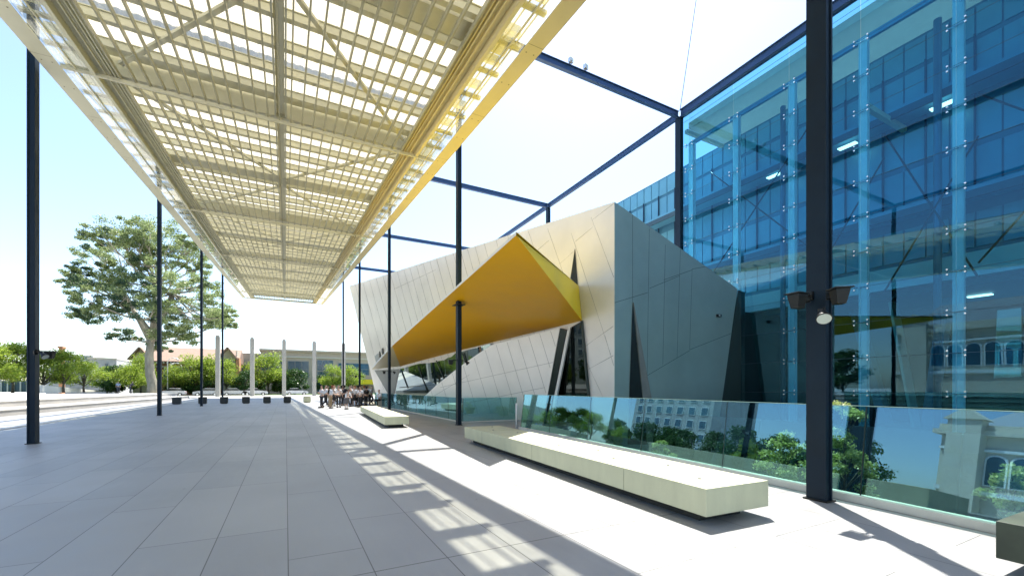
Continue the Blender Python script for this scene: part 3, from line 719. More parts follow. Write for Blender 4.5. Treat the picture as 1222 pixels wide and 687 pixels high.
# the great eucalyptus
D = 72.0; base = P(183,475,D); base.z = 0
et = thing('eucalyptus_tree', base, 'huge spreading eucalyptus with a pale twisted trunk on the left', 'tree')
S = 2.453
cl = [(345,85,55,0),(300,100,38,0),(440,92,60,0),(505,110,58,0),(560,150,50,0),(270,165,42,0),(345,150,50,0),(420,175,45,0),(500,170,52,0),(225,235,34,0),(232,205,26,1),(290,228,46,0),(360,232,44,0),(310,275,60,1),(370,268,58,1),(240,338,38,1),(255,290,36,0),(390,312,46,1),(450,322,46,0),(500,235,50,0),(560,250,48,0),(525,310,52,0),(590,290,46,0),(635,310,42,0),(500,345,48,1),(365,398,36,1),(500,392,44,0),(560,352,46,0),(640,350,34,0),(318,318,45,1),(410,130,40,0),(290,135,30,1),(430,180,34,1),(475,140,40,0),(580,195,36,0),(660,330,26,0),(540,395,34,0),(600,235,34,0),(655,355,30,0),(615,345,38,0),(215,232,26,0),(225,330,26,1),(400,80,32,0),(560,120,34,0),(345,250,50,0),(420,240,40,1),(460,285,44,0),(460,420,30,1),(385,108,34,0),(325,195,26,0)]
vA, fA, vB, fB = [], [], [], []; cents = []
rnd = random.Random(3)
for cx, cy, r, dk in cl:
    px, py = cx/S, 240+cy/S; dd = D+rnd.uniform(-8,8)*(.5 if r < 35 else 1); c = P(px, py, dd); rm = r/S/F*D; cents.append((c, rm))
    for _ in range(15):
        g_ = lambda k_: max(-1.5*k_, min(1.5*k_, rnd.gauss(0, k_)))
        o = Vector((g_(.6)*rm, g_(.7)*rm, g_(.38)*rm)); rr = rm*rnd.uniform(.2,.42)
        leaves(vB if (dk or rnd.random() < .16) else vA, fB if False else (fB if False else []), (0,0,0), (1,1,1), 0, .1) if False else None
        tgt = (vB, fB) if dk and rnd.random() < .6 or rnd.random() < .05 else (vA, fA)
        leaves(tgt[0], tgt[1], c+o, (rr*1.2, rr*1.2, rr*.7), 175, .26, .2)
leafobj('crown', vA, fA, 'euc_leaf', et); leafobj('shade_tone_foliage', vB, fB, 'euc_leaf_shade', et)
mb = MB()
fork = P(180,405,D); tr = [base+Vector((0,0,-.2)), base+Vector((-.1,0,2)), P(179,445,D), P(178,425,D), fork]
mb.tube(tr, [1.0,.72,.66,.6,.5], 14)
hub = [fork, P(168,380,D-1), P(190,372,D+1), P(152,358,D+2), P(205,350,D-2), P(185,340,D)]
for h_ in hub[1:]:
    mid = fork.lerp(h_, .5)+Vector((rnd.uniform(-.4,.4),0,.3)); mb.tube([fork-Vector((0,0,.5)), mid, h_], [.42,.34,.26], 8)
for c, rm in cents:
    h_ = min(hub, key=lambda q: (q-c).length+ (3 if q.z > c.z+1 else 0)); L = (c-h_).length
    p1 = h_.lerp(c, .35)+Vector((rnd.uniform(-.6,.6), rnd.uniform(-.5,.5), -.08*L)); p2 = h_.lerp(c, .72)+Vector((rnd.uniform(-.5,.5), 0, -.1*L+rnd.uniform(0,.5)))
    mb.tube([h_, p1, p2, c+Vector((0,0,-.1))], [.2,.15,.1,.05], 6)
    for _ in range(3):
        e = c+Vector((rnd.uniform(-1,1)*rm, rnd.uniform(-.5,.5)*rm, rnd.uniform(-.1,.25)*rm)); mb.tube([p2, p2.lerp(e,.5)+Vector((0,0,-.1)), e], [.07,.05,.025], 5)
mb.build('trunk', 'bark', et)

def make_tree(name, loc, h, w, leafm, label, cat, group, seed, n=150, trunk_h=.28, trunkm='bark_dark', size=.26, dense=10):
    rn = random.Random(seed); t = thing(name, loc, label, cat, group); L = Vector(loc); v, f = [], []
    mb = MB(); top = L+Vector((0,0,h*trunk_h)); mb.tube([L, L+Vector((.05,0,h*trunk_h*.5)), top, L+Vector((0,0,h*.75))], [h*.028,h*.022,h*.018,h*.008], 8)
    for i in range(dense*2):
        a = rn.uniform(0, 6.28); u = rn.random(); zz = trunk_h+(1-trunk_h)*(.08+.84*u); rr = w/2*math.sin(math.pi*min(.95, .22+.7*u))*rn.uniform(.35,.85)
        c = L+Vector((math.cos(a)*rr, math.sin(a)*rr, h*zz)); k = w*.17*rn.uniform(.7,1.3)
        leaves(v, f, c, (k*1.1,k*1.1,k*.75), n, size, .3)
        if i % 2 == 0: mb.tube([top-Vector((0,0,h*.1*rn.random())), top.lerp(c,.5)+Vector((0,0,-.1)), c], [h*.012,h*.008,h*.004], 5)
    mb.build('trunk', trunkm, t); leafobj('crown', v, f, leafm, t); return t
def gpos(px, d, z=0.0):
    p = EYE+ray(px,462)*d; return (p.x, p.y, z)
elm = make_tree('elm_tree', gpos(15,62,.78), 7.0, 8.2, 'elm_leaf', 'round bright green tree at the left edge of the photo', 'tree', 'bright green street trees behind the terrace', 5, n=230, dense=14)
elm2 = make_tree('elm_tree', gpos(320,100), 9.6, 10.0, 'elm_leaf', 'bright green tree with a forked trunk before the flat beige building', 'tree', 'bright green street trees behind the terrace', 11, n=270, size=.32, dense=13)
bush = make_tree('dark_bush_tree', gpos(352,99), 5.6, 6.8, 'dark_leaf', 'dense dark green rounded tree right of the forked bright tree', 'tree', 'dense dark green rounded trees before the buildings', 23, n=330, trunk_h=.12, size=.34)
TG = 'bright green street trees behind the terrace'; BG = 'dense dark green rounded trees before the buildings'
for src, px, d, z, s, rz, l in [
    (elm,-12,58,.78,(1,1,.9),1,'bright tree partly cut off by the left edge'),
    (elm,52,66,.78,(1,1,.82),2.2,'bright tree showing just right of the leftmost column'),
    (elm,76,68,.78,(1.0,1.0,.92),3.1,'tallest bright tree right of the leftmost column, below the brick chimney'),
    (elm,100,74,.78,(.9,.9,.72),4.0,'bright tree in front of the left end of the grey building'),
    (elm,128,86,.3,(.9,.9,.75),5.0,'low bright tree below the two windows of the grey building'),
    (elm2,156,80,0,(.62,.62,.62),.8,'bright tree left of the eucalyptus trunk'),
    (elm2,168,84,0,(.72,.72,.82),4.8,'taller green tree rising right behind the eucalyptus trunk'),
    (elm2,208,86,0,(.62,.62,.62),2.0,'low bright tree behind the curved street lamps'),
    (elm2,231,87,0,(.86,.86,.84),3.0,'bright tree between the second and third left columns, under the tiled eaves'),
    (elm2,250,89,0,(.85,.85,.85),5.4,'bright tree left of the pylon beside the far left column'),
    (elm2,270,90,0,(.7,.7,.78),1.2,'bright tree in front of the brick gable'),
    (bush,292,91,0,(.75,.75,.9),1.5,'dark tree between the brick gable and the next pylon'),
    (bush,308,104,0,(.7,.7,.8),2.5,'dark tree left of the forked bright tree'),
    (bush,335,103,0,(.75,.75,.85),.5,'dark tree tucked behind the forked bright tree'),
    (bush,240,88,0,(1.1,1,.85),.9,'dark tree low behind the third left column'),
    (bush,140,84,0,(1,1,1.0),.3,'dark tree behind the two people on the terrace'),
    (bush,218,88,0,(1,1,.8),4,'dark tree behind the right curved street lamp'),
    (elm2,398,102,0,(.72,.72,.72),2.6,'yellow green tree above the heads of the pupils, left of the far column'),
    (elm2,418,104,0,(.75,.75,.7),3.9,'yellow green tree behind the far right columns'),
    (bush,385,106,0,(.7,.7,.8),5.1,'dark tree beside the fourth pylon behind the pupils')]:
    dup(src, gpos(px,d,z), rz, l, BG if src is bush else TG, s)
# trees and greenery on the other side of the plaza, seen only as reflections
for i, (x, y, s) in enumerate([(-40,47,.7),(-45,68,.7),(-44,86,.75)]):
    dup(elm2, (x,y,.78), i*1.3, 'park tree west of the plaza mirrored in the glass walls', 'park trees mirrored in the glass walls', s*.72)
for i, (x, y, s) in enumerate([(-44,38,1.2),(-43,44,1.1),(-42,50,1.2),(-44,57,1.05),(-43,64,1.0),(-46,72,1.1),(-47,80,1.2),(-47,92,1.2)]):
    dup(bush, (x,y,.78), i*1.1, 'dark park tree west of the plaza mirrored in the glass walls', 'dark park trees mirrored in the glass walls', s)
# shrubs in the sunken garden
sh = make_tree('garden_shrub', G(935,590,0), 1.0, 1.0, 'shrub_leaf', 'x', 'shrub', None, 31, n=10)
for o in list(sh.children): bpy.data.objects.remove(o)
bpy.data.objects.remove(sh)
def garden_tree(px, py, d, w, top, label, seed):
    c = P(px, py, d); base = Vector((c.x, c.y, -3.5)); rn = random.Random(seed)
    t = thing('garden_shrub', base, label, 'shrub', 'leafy shrubs growing up behind the balustrade'); v, f = [], []
    mb = MB(); k0 = w/2/F*d; zt = P(px, top, d).z; zb = c.z-.9
    mb.tube([base, base+Vector((.05,0,1.6)), Vector((c.x,c.y,zt-.2))], [.06,.045,.012], 7)
    for i in range(34):
        u = rn.random(); z = zb+(zt-zb)*u; rr = k0*math.sqrt(max(.05, 1-(u*1.05-.15)**2 if u < .8 else .35))*rn.uniform(.1,.9); a = rn.uniform(0,6.28)
        q = Vector((c.x+math.cos(a)*rr, c.y+math.sin(a)*rr, z)); leaves(v, f, q, (.2*k0*1.5,.2*k0*1.5,.13*k0*1.5), 190, .058, .1)
        mb.tube([Vector((c.x,c.y,max(-3.3, z-.5))), q], [.012,.006], 4)
    mb.build('stem', 'bark_dark', t); leafobj('foliage', v, f, 'shrub_leaf', t)
garden_tree(936,556,9.0,66,514,'pale leafy shrub behind the glass, left of the foreground column',1)
garden_tree(1008,545,9.2,66,484,'taller leafy shrub behind the glass, right of the foreground column',2)
garden_tree(1204,600,6.6,72,558,'leafy shrub behind the glass at the right edge, above the dark bench',3)
for px, d, w, top, s in ((655,19,40,494,4),(690,18,36,497,5),(735,15,34,503,6),(790,12.5,34,520,7)):
    garden_tree(px, top+26, d, w, top, ['low shrub at the far end of the leaning balustrade','low shrub below the dark entrance','low shrub below the pointed building corner','low shrub beneath the teal wall'][s-4], s)

# ------------------------------------------------------------------ pylons
for px, d, l in ((260,76,'concrete pylon beside the farthest left column'),(301,78,'concrete pylon right of the brick gable'),(339,79.5,'concrete pylon right of the forked bright tree, before the beige building'),(375,82,'concrete pylon left of the group of pupils'),(410,86,'concrete pylon behind the farthest right column')):
    x, y, _ = gpos(px, d); zt = 1.6+(462-(402+(px-260)*.06))/F*d
    t = thing('concrete_pylon', (x,y,0), l, 'pylon', 'row of tall concrete pylons at the far end of the plaza')
    MB().slab([(x-.32,y-.5,0),(x+.32,y-.5,0),(x+.32,y+.5,0),(x-.32,y+.5,0)], (0,0,zt), 0).build('shaft', 'pylon', t)
    MB().slab([(x-.24,y-.5,zt),(x+.24,y-.5,zt),(x+.24,y+.5,zt),(x-.24,y+.5,zt)], (0,0,.25)).build('cap', 'pylon', t)

# ------------------------------------------------------------------ cube seats at the end of the shade
for i, (px, l) in enumerate(((211,'black cube seat right of the second left column'),(242,'black cube seat behind the foot of the third left column'),(267.5,'black cube seat right of the farthest left column'),(293.6,'black cube seat in line with the concrete pylon right of the gable'),(318.6,'black cube seat before the forked bright tree'),(342.8,'black cube seat where the striped sunlight begins'),(366.4,'lighter cube seat in the sun, left of the group of pupils'))):
    p = G(px, 482-(px-211)*.012)
    t = thing('cube_seat', p, l, 'seat', 'row of cube seats at the end of the shaded paving'); x, y = p.x, p.y
    MB().box((x,y,.345), (.66,.66,.58), rz=.05, bev=.01).build('seat_block', 'planter_black' if i < 6 else 'bench_concrete', t)
    MB().box((x,y,.65), (.68,.68,.04), rz=.05).build('seat_top', 'planter_top' if i < 6 else 'concrete_pale', t)
    MB().box((x,y,.03), (.5,.5,.06), rz=.05).build('foot', 'plinth_dark', t)

# ------------------------------------------------------------------ far buildings
def windows(parent, rects, y, depth=.12, cols=3, rows_=2):
    for x0, x1, z0, z1 in rects:
        fr = MB(); fr.span((x0-.12,y-depth,z0-.12),(x1+.12,y-.001,z0)); fr.span((x0-.12,y-depth,z1),(x1+.12,y-.001,z1+.12)); fr.span((x0-.12,y-depth,z0),(x0,y-.001,z1)); fr.span((x1,y-depth,z0),(x1+.12,y-.001,z1))
        for c in range(1, cols): xx = x0+(x1-x0)*c/cols; fr.span((xx-.05,y-depth,z0),(xx+.05,y-.03,z1))
        for r_ in range(1, rows_): zz = z0+(z1-z0)*r_/rows_; fr.span((x0,y-depth+.01,zz-.05),(x1,y-.031,zz+.05))
        f = fr.build('window', 'window_frame', parent)
        MB().span((x0+.001,y-.03,z0+.001),(x1-.001,y-.002,z1-.001)).build('pane', 'window_blue', f)
def XY(px, y): # world x on plane Y=y for a pixel column
    r = ray(px, 462); return r.x/r.y*y
def ZY(px, py, y): r = ray(px, py); return 1.6+r.z/r.y*y
Yb = 125
t = thing('beige_building', (XY(360,Yb),Yb,0), 'long flat beige building with large blue windows at the far end', 'building')
MB().span((XY(311,Yb),Yb,0),(XY(450,Yb)+8,Yb+20,ZY(330,419,Yb))).build('wall', 'beige_wall', t)
MB().span((XY(311,Yb)-.3,Yb-.4,ZY(330,419,Yb)),(XY(450,Yb)+8,Yb+20,ZY(330,416.5,Yb))).build('parapet', 'beige_wall', t)
MB().span((XY(284,Yb),Yb+1,0),(XY(311,Yb)-.01,Yb+18,ZY(300,421,Yb))).build('side_wall', 'beige_wall', t)
MB().span((XY(311,Yb)-.2,Yb-.25,ZY(330,426,Yb)),(XY(450,Yb)+8,Yb-.005,ZY(330,424.5,Yb))).build('cornice', 'heritage_wall', t)
z = lambda py: ZY(350, py, Yb)
windows(t, [(XY(313,Yb),XY(337,Yb),z(446),z(430)),(XY(344,Yb),XY(368,Yb),z(450),z(431)),(XY(379,Yb),XY(397,Yb),z(441),z(429)),(XY(379,Yb),XY(397,Yb),z(468),z(443)),(XY(404,Yb),XY(440,Yb),z(446),z(432))], Yb)
windows(t, [(XY(289,Yb),XY(299,Yb),z(446),z(436))], Yb+1, cols=2)
MB().span((XY(425,Yb),Yb-3,z(458)),(XY(444,Yb),Yb-.3,z(452))).build('entrance_canopy', 'awning_light', t)
# gabled brick building
Yg = 114
t = thing('gabled_building', (XY(235,Yg),Yg,0), 'old brick building with a long brown tiled roof and pale gables', 'building')
x0, x1 = XY(170,Yg), XY(283,Yg); ze = ZY(230,431,Yg); zr = ZY(230,414,Yg)
MB().span((x0,Yg,0),(x1,Yg+14,ze)).build('wall', 'brick', t)
MB().slab([(x0-.6,Yg-1.0,ze-.1),(x0-.6,Yg+7,zr+.3),(x0-.6,Yg+15,ze-.1)], (x1-x0+1,0,0)).build('roof', 'roof_tile', t)
mb = MB()
for k in range(28): xx = x0+(x1-x0)*k/28; mb.span((xx,Yg-1.1,ze-.65),(xx+.22,Yg-.02,ze-.25))
mb.build('eaves_bracket', 'heritage_wall', t)
MB().span((x0,Yg-.25,ze-1.4),(x1,Yg-.02,ze-1.1)).build('string_course', 'heritage_wall', t)
windows(t, [(XY(a,Yg),XY(a+5,Yg),ZY(a,455,Yg),ZY(a,438,Yg)) for a in (196,205,213,222,232,242,252)], Yg-.02, cols=2)
for pa, pb in ((263,281),(158,178)):
    xa_, xb_ = XY(pa,Yg-1.5), XY(pb,Yg-1.5); xm = (xa_+xb_)/2; zt = ZY(pa+9,416,Yg-1.5); zs = ZY(pa+9,427,Yg-1.5)
    MB().slab([(xa_,Yg-1.5,0),(xb_,Yg-1.5,0),(xb_,Yg-1.5,zs),(xm,Yg-1.5,zt),(xa_,Yg-1.5,zs)], (0,1.4,0)).build('gable', 'heritage_wall', t)
    mb = MB(); mb.beam((xa_-.5,Yg-1.7,zs-.4),(xm,Yg-1.7,zt+.25), 2.2, .25); mb.beam((xb_+.5,Yg-1.7,zs-.4),(xm,Yg-1.7,zt+.25), 2.2, .25); mb.build('gable_roof', 'roof_tile', t)
    windows(t, [(xm-.5,xm+.5,zs-2.6,zs-.2)], Yg-1.5, cols=2)
MB().span((XY(281.5,Yg-2.5),Yg-2.5,0),(XY(285.5,Yg-2.5),Yg+2,ZY(284,427,Yg-2))).build('brick_pier', 'brick_orange', t)
MB().span((XY(282,Yg),Yg-1.2,ZY(284,427,Yg)),(XY(284,Yg),Yg,ZY(284,419,Yg))).build('chimney', 'heritage_wall', t)
Yc = 132
t = thing('grey_building', (XY(110,Yc),Yc,0), 'plain grey building with two small windows behind the left trees', 'building')
zt = ZY(110,428,Yc)
MB().span((XY(105,Yc),Yc,0),(XY(139,Yc),Yc+14,zt)).build('wall', 'grey_wall', t)
MB().span((XY(76,Yc)-4,Yc+3,0),(XY(105,Yc)-.01,Yc+14,zt+.9)).build('side_wall', 'grey_wall', t)
MB().span((XY(105,Yc)-.1,Yc-.15,zt),(XY(139,Yc)+.1,Yc+14,zt+.3)).build('parapet', 'heritage_wall', t)
windows(t, [(XY(a,Yc),XY(a+3,Yc),ZY(a,440,Yc),ZY(a,434,Yc)) for a in (111,126)], Yc, cols=1, rows_=1)
t = thing('brick_chimney', (XY(72,128),128,0), 'orange brick chimney stack rising behind the left trees', 'chimney')
MB().span((XY(70,128),128,0),(XY(74,128),129.5,ZY(72,415,128))).build('stack', 'brick_orange', t); MB().span((XY(70,128)-.15,127.85,ZY(72,415,128)),(XY(74,128)+.15,129.65,ZY(72,413,128))).build('cap', 'brick_orange', t)
t = thing('low_building', (XY(145,150),150,0), 'low brick building beyond the grey building', 'building')
MB().span((XY(139,150),150,0),(XY(168,150),160,ZY(150,434,150))).build('wall', 'beige_wall', t); MB().span((XY(139,150)-.5,149.5,ZY(150,434,150)),(XY(168,150)+.5,160.5,ZY(150,432,150))).build('roof', 'roof_tile', t)
# white ramp wall and fence
w0 = Vector(gpos(40,60,.78)); w1 = Vector(gpos(122,84,.78))
tag(MB().slab([w0, w1, w1+Vector((0,0,.12)), w0+Vector((0,0,1.25))], (0,.3,0)).build('ramp_wall', 'white_trim'), 'white ramp wall tapering to the right under the left trees', 'wall')
a = Vector(gpos(-30,74,.78)); b = Vector(gpos(40,76,.78)); t = thing('panel_fence', a, 'dark teal panel fence with pale posts behind the left trunks', 'fence')
MB().slab([a, b, b+Vector((0,0,2.0)), a+Vector((0,0,2.0))], (0,.08,0)).build('panel', 'wing_steel', t)
for k in range(10): q = a.lerp(b, k/9); MB().box(q+Vector((0,-.08,1.05)), (.16,.12,2.1)).build('fence_post', 'white_trim', t)
q0 = Vector(gpos(188,92)); q1 = Vector(gpos(290,94)); hv, hf = [], []
tag_h = thing('clipped_hedge', q0, 'low clipped hedge along the far side behind the cube seats', 'hedge')
for k in range(60): c = q0.lerp(q1, k/59)+Vector((0,0,.55)); leaves(hv, hf, c, (.5,.5,.45), 90, .2, .3)
leafobj('foliage', hv, hf, 'dark_leaf', tag_h)

# reflected side: exhibition hall and apartment block
t = thing('exhibition_hall', (-50,0,.78), 'pale ornate exhibition hall mirrored in the glass on the right', 'building')
HX = -50
t.scale = (1, 1, .76)
MB().span((HX-22,-26,.7),(HX,33,13.2)).build('wall', 'heritage_wall', t)
MB().span((HX-22.4,-26.6,13.2),(HX+.7,33.6,13.9)).build('cornice', 'heritage_wall', t)
MB().span((HX-22.2,-26.2,13.9),(HX+.3,33.2,14.8)).build('parapet', 'heritage_wall', t)
MB().slab([(HX-.8,-24,14.8),(HX-11,-24,20.5),(HX-21,-24,14.8)], (0,55,0)).build('roof', 'slate', t)
for y in (-25,-11,3,17,30.5):
    MB().span((HX,y-1.5,.7),(HX+1.2,y+1.5,15.4)).build('pilaster_bay', 'heritage_wall', t); MB().slab([(HX+1.4,y-1.9,15.4),(HX+1.4,y+1.9,15.4),(HX+1.4,y,17.2)], (-1.6,0,0)).build('pediment', 'heritage_wall', t)
for y in range(-22, 29, 2):
    if min(abs(y-q) for q in (-25,-11,3,17,30.5)) < 2.3: continue
    pts = [(HX+.06,y-.75,6.2),(HX+.06,y+.75,6.2)]+[(HX+.06,y+.75*math.cos(a_),9.6+.75*math.sin(a_)) for a_ in [math.pi*k/8 for k in range(9)]]
    f = MB().slab([(p[0]-.03,y+(p[1]-y)*1.25,8+(p[2]-8)*1.1) for p in pts], (.1,0,0)).build('arched_window', 'wing_white', t)
    MB().slab([(p[0]+.08,p[1],p[2]) for p in pts], (.03,0,0)).build('pane', 'window_blue', f)
MB().span((HX,-26,4.6),(HX+.35,33,5.2)).build('string_course', 'wing_white', t); MB().span((HX,-26,10.9),(HX+.3,33,11.3)).build('string_course', 'wing_white', t)
t = thing('apartment_block', (-66,98,.7), 'tall pale apartment block mirrored in the leaning balustrade', 'building')
MB().span((-80,82,.7),(-66,114,34)).build('wall', 'grey_wall', t)
for k in range(9):
    for j in range(7):
        y = 83.4+j*4.4; z = 3+k*3.4
        f = MB().span((-66.05,y,z),(-65.85,y+2.4,z+2.2)).build('window', 'wing_white', t); MB().span((-65.86,y+.2,z+.2),(-65.8,y+2.2,z+2)).build('pane', 'window_blue', f)

# ------------------------------------------------------------------ street lamps, cars
for px, d, l, s in ((200,84,'white curved street lamp left of the second cube seat row',1),(217,88,'curved street lamp right of the white one',-1)):
    x, y, _ = gpos(px, d); t = thing('street_lamp', (x,y,0), l, 'street lamp', 'curved street lamps'); h = (472-(425 if s > 0 else 432))/F*d
    pts = [(x,y,0),(x,y,h-1.2)]+[(x+.9*(1-math.cos(a_)),y,h-1.2+.9*math.sin(a_)) for a_ in (.5,1.0,1.57,2.1)]
    if s < 0: pts = [(2*x-p[0], p[1], p[2]) for p in pts]
    MB().tube(pts, [.11,.08]+[.07]*4, 8).build('lamp_post', 'white_trim', t)
    MB().tube([pts[-1], (pts[-1][0]+s*.35,y,pts[-1][2]-.25)], [.12,.2], 8).build('lamp_head', 'white_trim', t)
def make_car(loc, rz, paint, label):
    t = thing('parked_car', loc, label, 'car', 'cars parked beyond the pylons'); L = Vector(loc); rot = Matrix.Rotation(rz,3,'Z')
    def prof(pts, w, nm, m_, par, zin=0):
        mb = MB(); mb.slab([L+rot@Vector((x,-w/2,z)) for x, z in pts], rot@Vector((0,w,0))); return mb.build(nm, m_, par)
    prof([(-2.1,.35),(-2.15,.75),(-1.9,.92),(-.9,.98),(-.9,.98),(1.0,.96),(1.9,.82),(2.12,.62),(2.1,.3)], 1.74, 'body', paint, t)
    prof([(-1.7,.96),(-1.2,1.38),(.25,1.42),(1.0,.96)], 1.5, 'cabin', 'car_window', t); prof([(-1.25,1.385),(-1.1,1.45),(.15,1.48),(.3,1.42)], 1.46, 'roof', paint, t)
    for x in (-1.35,1.35):
        for s in (-1,1):
            c = L+rot@Vector((x,s*.8,.32)); ax = rot@Vector((0,s*.12,0)); w_ = MB().tube([c-ax,c+ax], .32, 14).build('wheel', 'tyre', t); MB().tube([c+ax,c+ax*1.08], .18, 10).build('rim', 'fitting', w_)
    for s in (-1,1): MB().box(L+rot@Vector((2.08,s*.62,.68)), (.1,.3,.14), rz=rz).build('headlight', 'lens', t); MB().box(L+rot@Vector((-2.12,s*.65,.74)), (.08,.26,.14), rz=rz).build('tail_light', 'red_lamp', t)
    return t
for px, y, p_, rz, l in ((305,99,'car_white',0,'white parked car right of the pylon by the brick gable'),(354,99,'car_white',0.02,'white parked car below the dark rounded tree'),(247,99,'car_silver',3.14,'silver parked car behind the third left column'),(205,99,'car_white',3.14,'white parked car near the curved street lamps'),(281,99,'car_silver',0,'silver parked car in front of the brick pier')):
    make_car((XY(px,y),y,.004), rz, p_, l)

# ------------------------------------------------------------------ people
def skin_mesh(joints, edges, name, mt, parent, sub=1):
    me = bpy.data.meshes.new(name); me.from_pydata([j[0] for j in joints], edges, []); o = bpy.data.objects.new(name+'_tmp', me); COL.objects.link(o)
    m_ = o.modifiers.new('s', 'SKIN'); o.modifiers.new('b', 'SUBSURF').levels = sub
    for i, j in enumerate(joints):
        sv = me.skin_vertices[0].data[i]; r = j[1]; sv.radius = r if isinstance(r, tuple) else (r, r); sv.use_root = (i == 0)
    bpy.context.view_layer.update(); dg = bpy.context.evaluated_depsgraph_get(); nm = bpy.data.meshes.new_from_object(o.evaluated_get(dg)); bpy.data.objects.remove(o)
    nm.materials.clear(); nm.materials.append(M[mt]); nm.name = name
    for p in nm.polygons: p.use_smooth = True
    ob = bpy.data.objects.new(name, nm); COL.objects.link(ob); ob.parent = parent; LOCS[ob.name] = LOCS[parent.name]; return ob
def person(loc, pose, hair, shirt, legs, long_hair, label, group, skirt=False):
    t = thing('person', loc, label, 'person', group)
    sit = pose == 'sit'; hz = .95 if not sit else .62
    lean = {'stand':0,'fold':0,'bend':.32,'walk':.05,'sit':.06}[pose]
    hip = (0,0,hz); ch = (0,-lean*.6,hz+.36); nk = (0,-lean,hz+.55); hd = (0,-lean-.02,hz+.70)
    J = [(hip,(.15,.11)),((0,-lean*.3,hz+.18),(.13,.10)),(ch,(.165,.11)),(nk,.055),(hd,.085),((0,-lean-.02,hz+.79),.075)]
    E_ = [(0,1),(1,2),(2,3),(3,4),(4,5)]
    sj = [(hip,(.165,.125)),((0,-lean*.3,hz+.18),(.15,.12)),(ch,(.185,.125)),((0,-lean*.9,hz+.47),.085)]; se = [(0,1),(1,2),(2,3)]
    lj = [(((0,0,hz+.04)),(.165,.125))]; le = []; shoe = MB()
    for s in (-1,1):
        sh_ = (s*.19,-lean*.85,hz+.43)
        if pose == 'fold': el, wr = (s*.25,-.06,hz+.16), (s*.05,-.25,hz+.24)
        elif pose == 'bend': el, wr = (s*.24,-lean-.1,hz+.18), (s*.12,-lean-.30,hz+.12)
        elif pose == 'sit': el, wr = (s*.25,-.08,hz+.17), (s*.10,-.30,hz+.14)
        else: el, wr = (s*.25,s*.04*(1 if pose == 'walk' else 0)+.02,hz+.17), (s*.26,s*.10*(1 if pose == 'walk' else 0)-.04,hz-.08)
        hn = tuple(Vector(wr)+(Vector(wr)-Vector(el)).normalized()*.12)
        i = len(J); J += [(sh_,.06),(el,.043),(wr,.032),(hn,.035)]; E_ += [(2,i),(i,i+1),(i+1,i+2),(i+2,i+3)]
        i = len(sj); sj += [(sh_,.078),(el,.058)]; se += [(2,i),(i,i+1)]
        st = .22*s if pose == 'walk' else .03*s
        if sit: kn, an, ft = (s*.11,-.42,hz-.02), (s*.11,-.40,.09), (s*.12,-.56,.04)
        else: kn, an, ft = (s*.10,-.03-st*.5,.5), (s*.11,st,.09), (s*.12,st-.15,.04)
        i = len(J); J += [((s*.09,0,hz-.06),.09),(kn,.06),(an,.038),(ft,.035)]; E_ += [(0,i),(i,i+1),(i+1,i+2),(i+2,i+3)]
        i = len(lj); lj += [((s*.095,0,hz-.07),.105),(kn,.078)]; le += [(0,i),(i,i+1)]
        if not skirt: lj.append((tuple(Vector(an)+Vector((0,0,.04))),.06)); le.append((i+1,i+2))
        shoe.box(Vector(loc)+Vector((an[0],an[1]-.07,.05)), (.09,.26,.1), bev=.02)
    skin_mesh(J, E_, 'body', 'skin', t); skin_mesh(sj, se, 'shirt', shirt, t)
    if skirt and not sit:
        mb = MB(); L = Vector(loc); mb.tube([L+Vector((0,0,hz+.08)), L+Vector((0,0,hz-.1)), L+Vector((0,0,.5))], [.165,.2,.27], 14); mb.build('skirt', legs, t)
    else: skin_mesh(lj, le, 'trousers', legs, t)
    shoe.build('shoes', 'shoe', t)
    hv = [((hd[0],hd[1]+.02,hd[2]+.03),.098),((0,hd[1]+.03,hd[2]+.10),.088)]
    he = [(0,1)]
    if long_hair: hv.append(((0,hd[1]+.09,hd[2]-.12),.06)); he.append((0,2))
    skin_mesh(hv, he, 'hair', hair, t)
    # eyes, nose and mouth
    L = Vector(loc); fm = MB(); fy = hd[1]-.082
    for s in (-1,1): fm.box(L+Vector((s*.032,fy,hd[2]+.03)), (.026,.012,.012))
    fm.box(L+Vector((0,fy,hd[2]-.035)), (.045,.012,.008)); fm.build('eyes_and_mouth', 'hair_black', t)
    return t
protos = [person((0,-200,0),'fold','hair_brown','shirt_white','cloth_black',False,'p','g'), person((2,-200,0),'stand','hair_red','shirt_white','cloth_black',True,'p','g',True), person((4,-200,0),'bend','hair_brown','shirt_white','cloth_grey',True,'p','g',True), person((6,-200,0),'walk','hair_black','shirt_white','cloth_black',False,'p','g'), person((8,-200,0),'stand','hair_black','cloth_black','cloth_black',True,'p','g'), person((10,-200,0),'bend','hair_red','shirt_white','cloth_tan',False,'p','g')]
PG = 'pupils in white shirts gathered in front of the silver building'
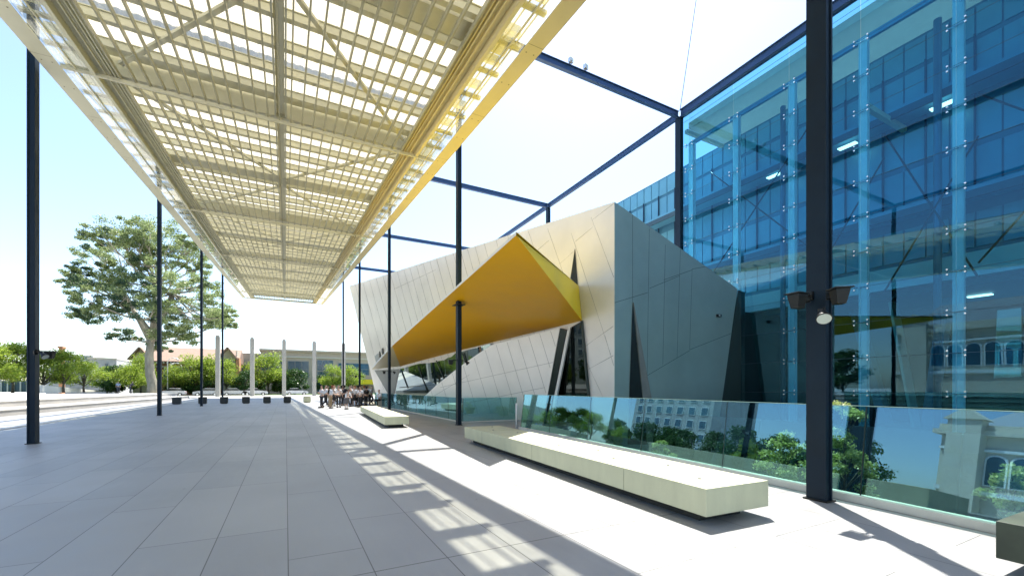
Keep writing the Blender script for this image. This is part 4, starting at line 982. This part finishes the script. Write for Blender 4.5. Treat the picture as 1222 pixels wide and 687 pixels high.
ppl = [(384,486.5,0,1.0,-1.2,'leftmost pupil of the group, white shirt and black trousers, arms folded'),
 (388,485,3,1.02,2.0,'pupil in black trousers close behind the leftmost one'),
 (394,487,5,.98,.9,'pupil in a white shirt and tan trousers, second from the left front'),
 (397,484.5,1,1.0,2.6,'red haired pupil in a long black skirt behind the tan trousers'),
 (404,486,0,1.0,.2,'pupil with folded arms left of the middle column'),
 (408,484,4,1.0,1.5,'pupil dressed all in black at the pale middle column'),
 (413,488,2,.82,.5,'shorter pupil bending forward in the front row with bare legs'),
 (418,485,3,1.0,3.3,'pupil in a white shirt right behind the bending one'),
 (423,484.5,1,.98,-.6,'red haired pupil in a skirt right of the bending one'),
 (427,484,4,1.0,2.2,'pupil all in black in front of the dark far column'),
 (431,483,4,1.02,.8,'pupil all in black just right of the dark far column'),
 (435,483.5,1,1.0,1.4,'red haired pupil in a skirt facing the far column'),
 (439,482,0,1.03,2.9,'pupil with folded arms behind the right side of the group'),
 (443,483,3,1.0,1.0,'rightmost standing pupil of the group in black trousers'),
 (420,482,0,1.05,4.0,'pupil at the back in the middle of the group'),
 (400,482.5,3,1.05,5.0,'pupil at the back left of the middle column'),
 (391,483,4,1.0,.4,'pupil all in black at the back left of the group'),
 (411,482,4,1.02,2.4,'pupil all in black at the back, left of centre'),
 (430,485.5,0,.95,5.6,'shorter pupil with folded arms in front of the dark far column'),
 (437,484.5,4,.97,3.7,'pupil all in black in the front row right of the dark far column')]
for px, py, k, s, rz, l in ppl:
    dup(protos[k], G(px, py), rz, l, PG, s)
for p in protos:
    for c in list(p.children): bpy.data.objects.remove(c)
    bpy.data.objects.remove(p)
q = G(453,485); person(q, 'sit', 'hair_red', 'shirt_white', 'cloth_black', False, 'pupil in a white shirt sitting apart, right of the standing group', PG).rotation_euler = (0,0,-.9)
tag(MB().box(q+Vector((.1,.1,.25)), (.45,.45,.5)).box(q+Vector((.1,.1,.515)), (.5,.5,.03)).build('block_stool', 'concrete_pale'), 'small concrete block under the sitting pupil', 'stool')
for px, rz, ps, l, sh_ in ((141,.6,'stand','person in pale blue standing on the terrace left of the eucalyptus','shirt_blue'),(155,2.0,'bend','person in dark clothes bending forward on the terrace','cloth_grey')):
    pp = gpos(px,66,.785); person(pp, ps, 'hair_black', sh_, 'cloth_grey', False, l, 'people on the terrace').rotation_euler = (0,0,rz)

# ------------------------------------------------------------------ light
AZ, EL = math.atan2(.64,.77), R(64)
w = bpy.data.worlds.new('World'); scene.world = w; w.use_nodes = True; nt = w.node_tree
bg = nt.nodes['Background']; sky = nt.nodes.new('ShaderNodeTexSky'); sky.sky_type = 'NISHITA'; sky.sun_disc = False
sky.sun_elevation = EL; sky.sun_rotation = AZ; sky.air_density = 1.0; sky.dust_density = 0.9; sky.ozone_density = 2.2
nt.links.new(sky.outputs[0], bg.inputs[0]); bg.inputs[1].default_value = .14
sun = bpy.data.lights.new('sun', 'SUN'); sun.energy = 5.0; sun.angle = R(.5); sun.color = (1,.95,.86)
so = bpy.data.objects.new('sun', sun); COL.objects.link(so)
dirv = Vector((math.sin(AZ)*math.cos(EL), math.cos(AZ)*math.cos(EL), math.sin(EL)))
so.rotation_euler = dirv.to_track_quat('Z', 'Y').to_euler(); so.location = (0,0,40)
scene.view_settings.view_transform = 'Standard'; scene.view_settings.look = 'None'; scene.view_settings.exposure = 1.3; scene.view_settings.gamma = 1; scene.view_settings.use_curve_mapping = False
scene.render.engine = 'CYCLES'; cy = scene.cycles
cy.max_bounces = 8; cy.diffuse_bounces = 4; cy.glossy_bounces = 4; cy.transparent_max_bounces = 24; cy.transmission_bounces = 4
cy.use_denoising = True; cy.use_adaptive_sampling = True; cy.adaptive_threshold = .02; cy.caustics_reflective = False; cy.sample_clamp_indirect = 8
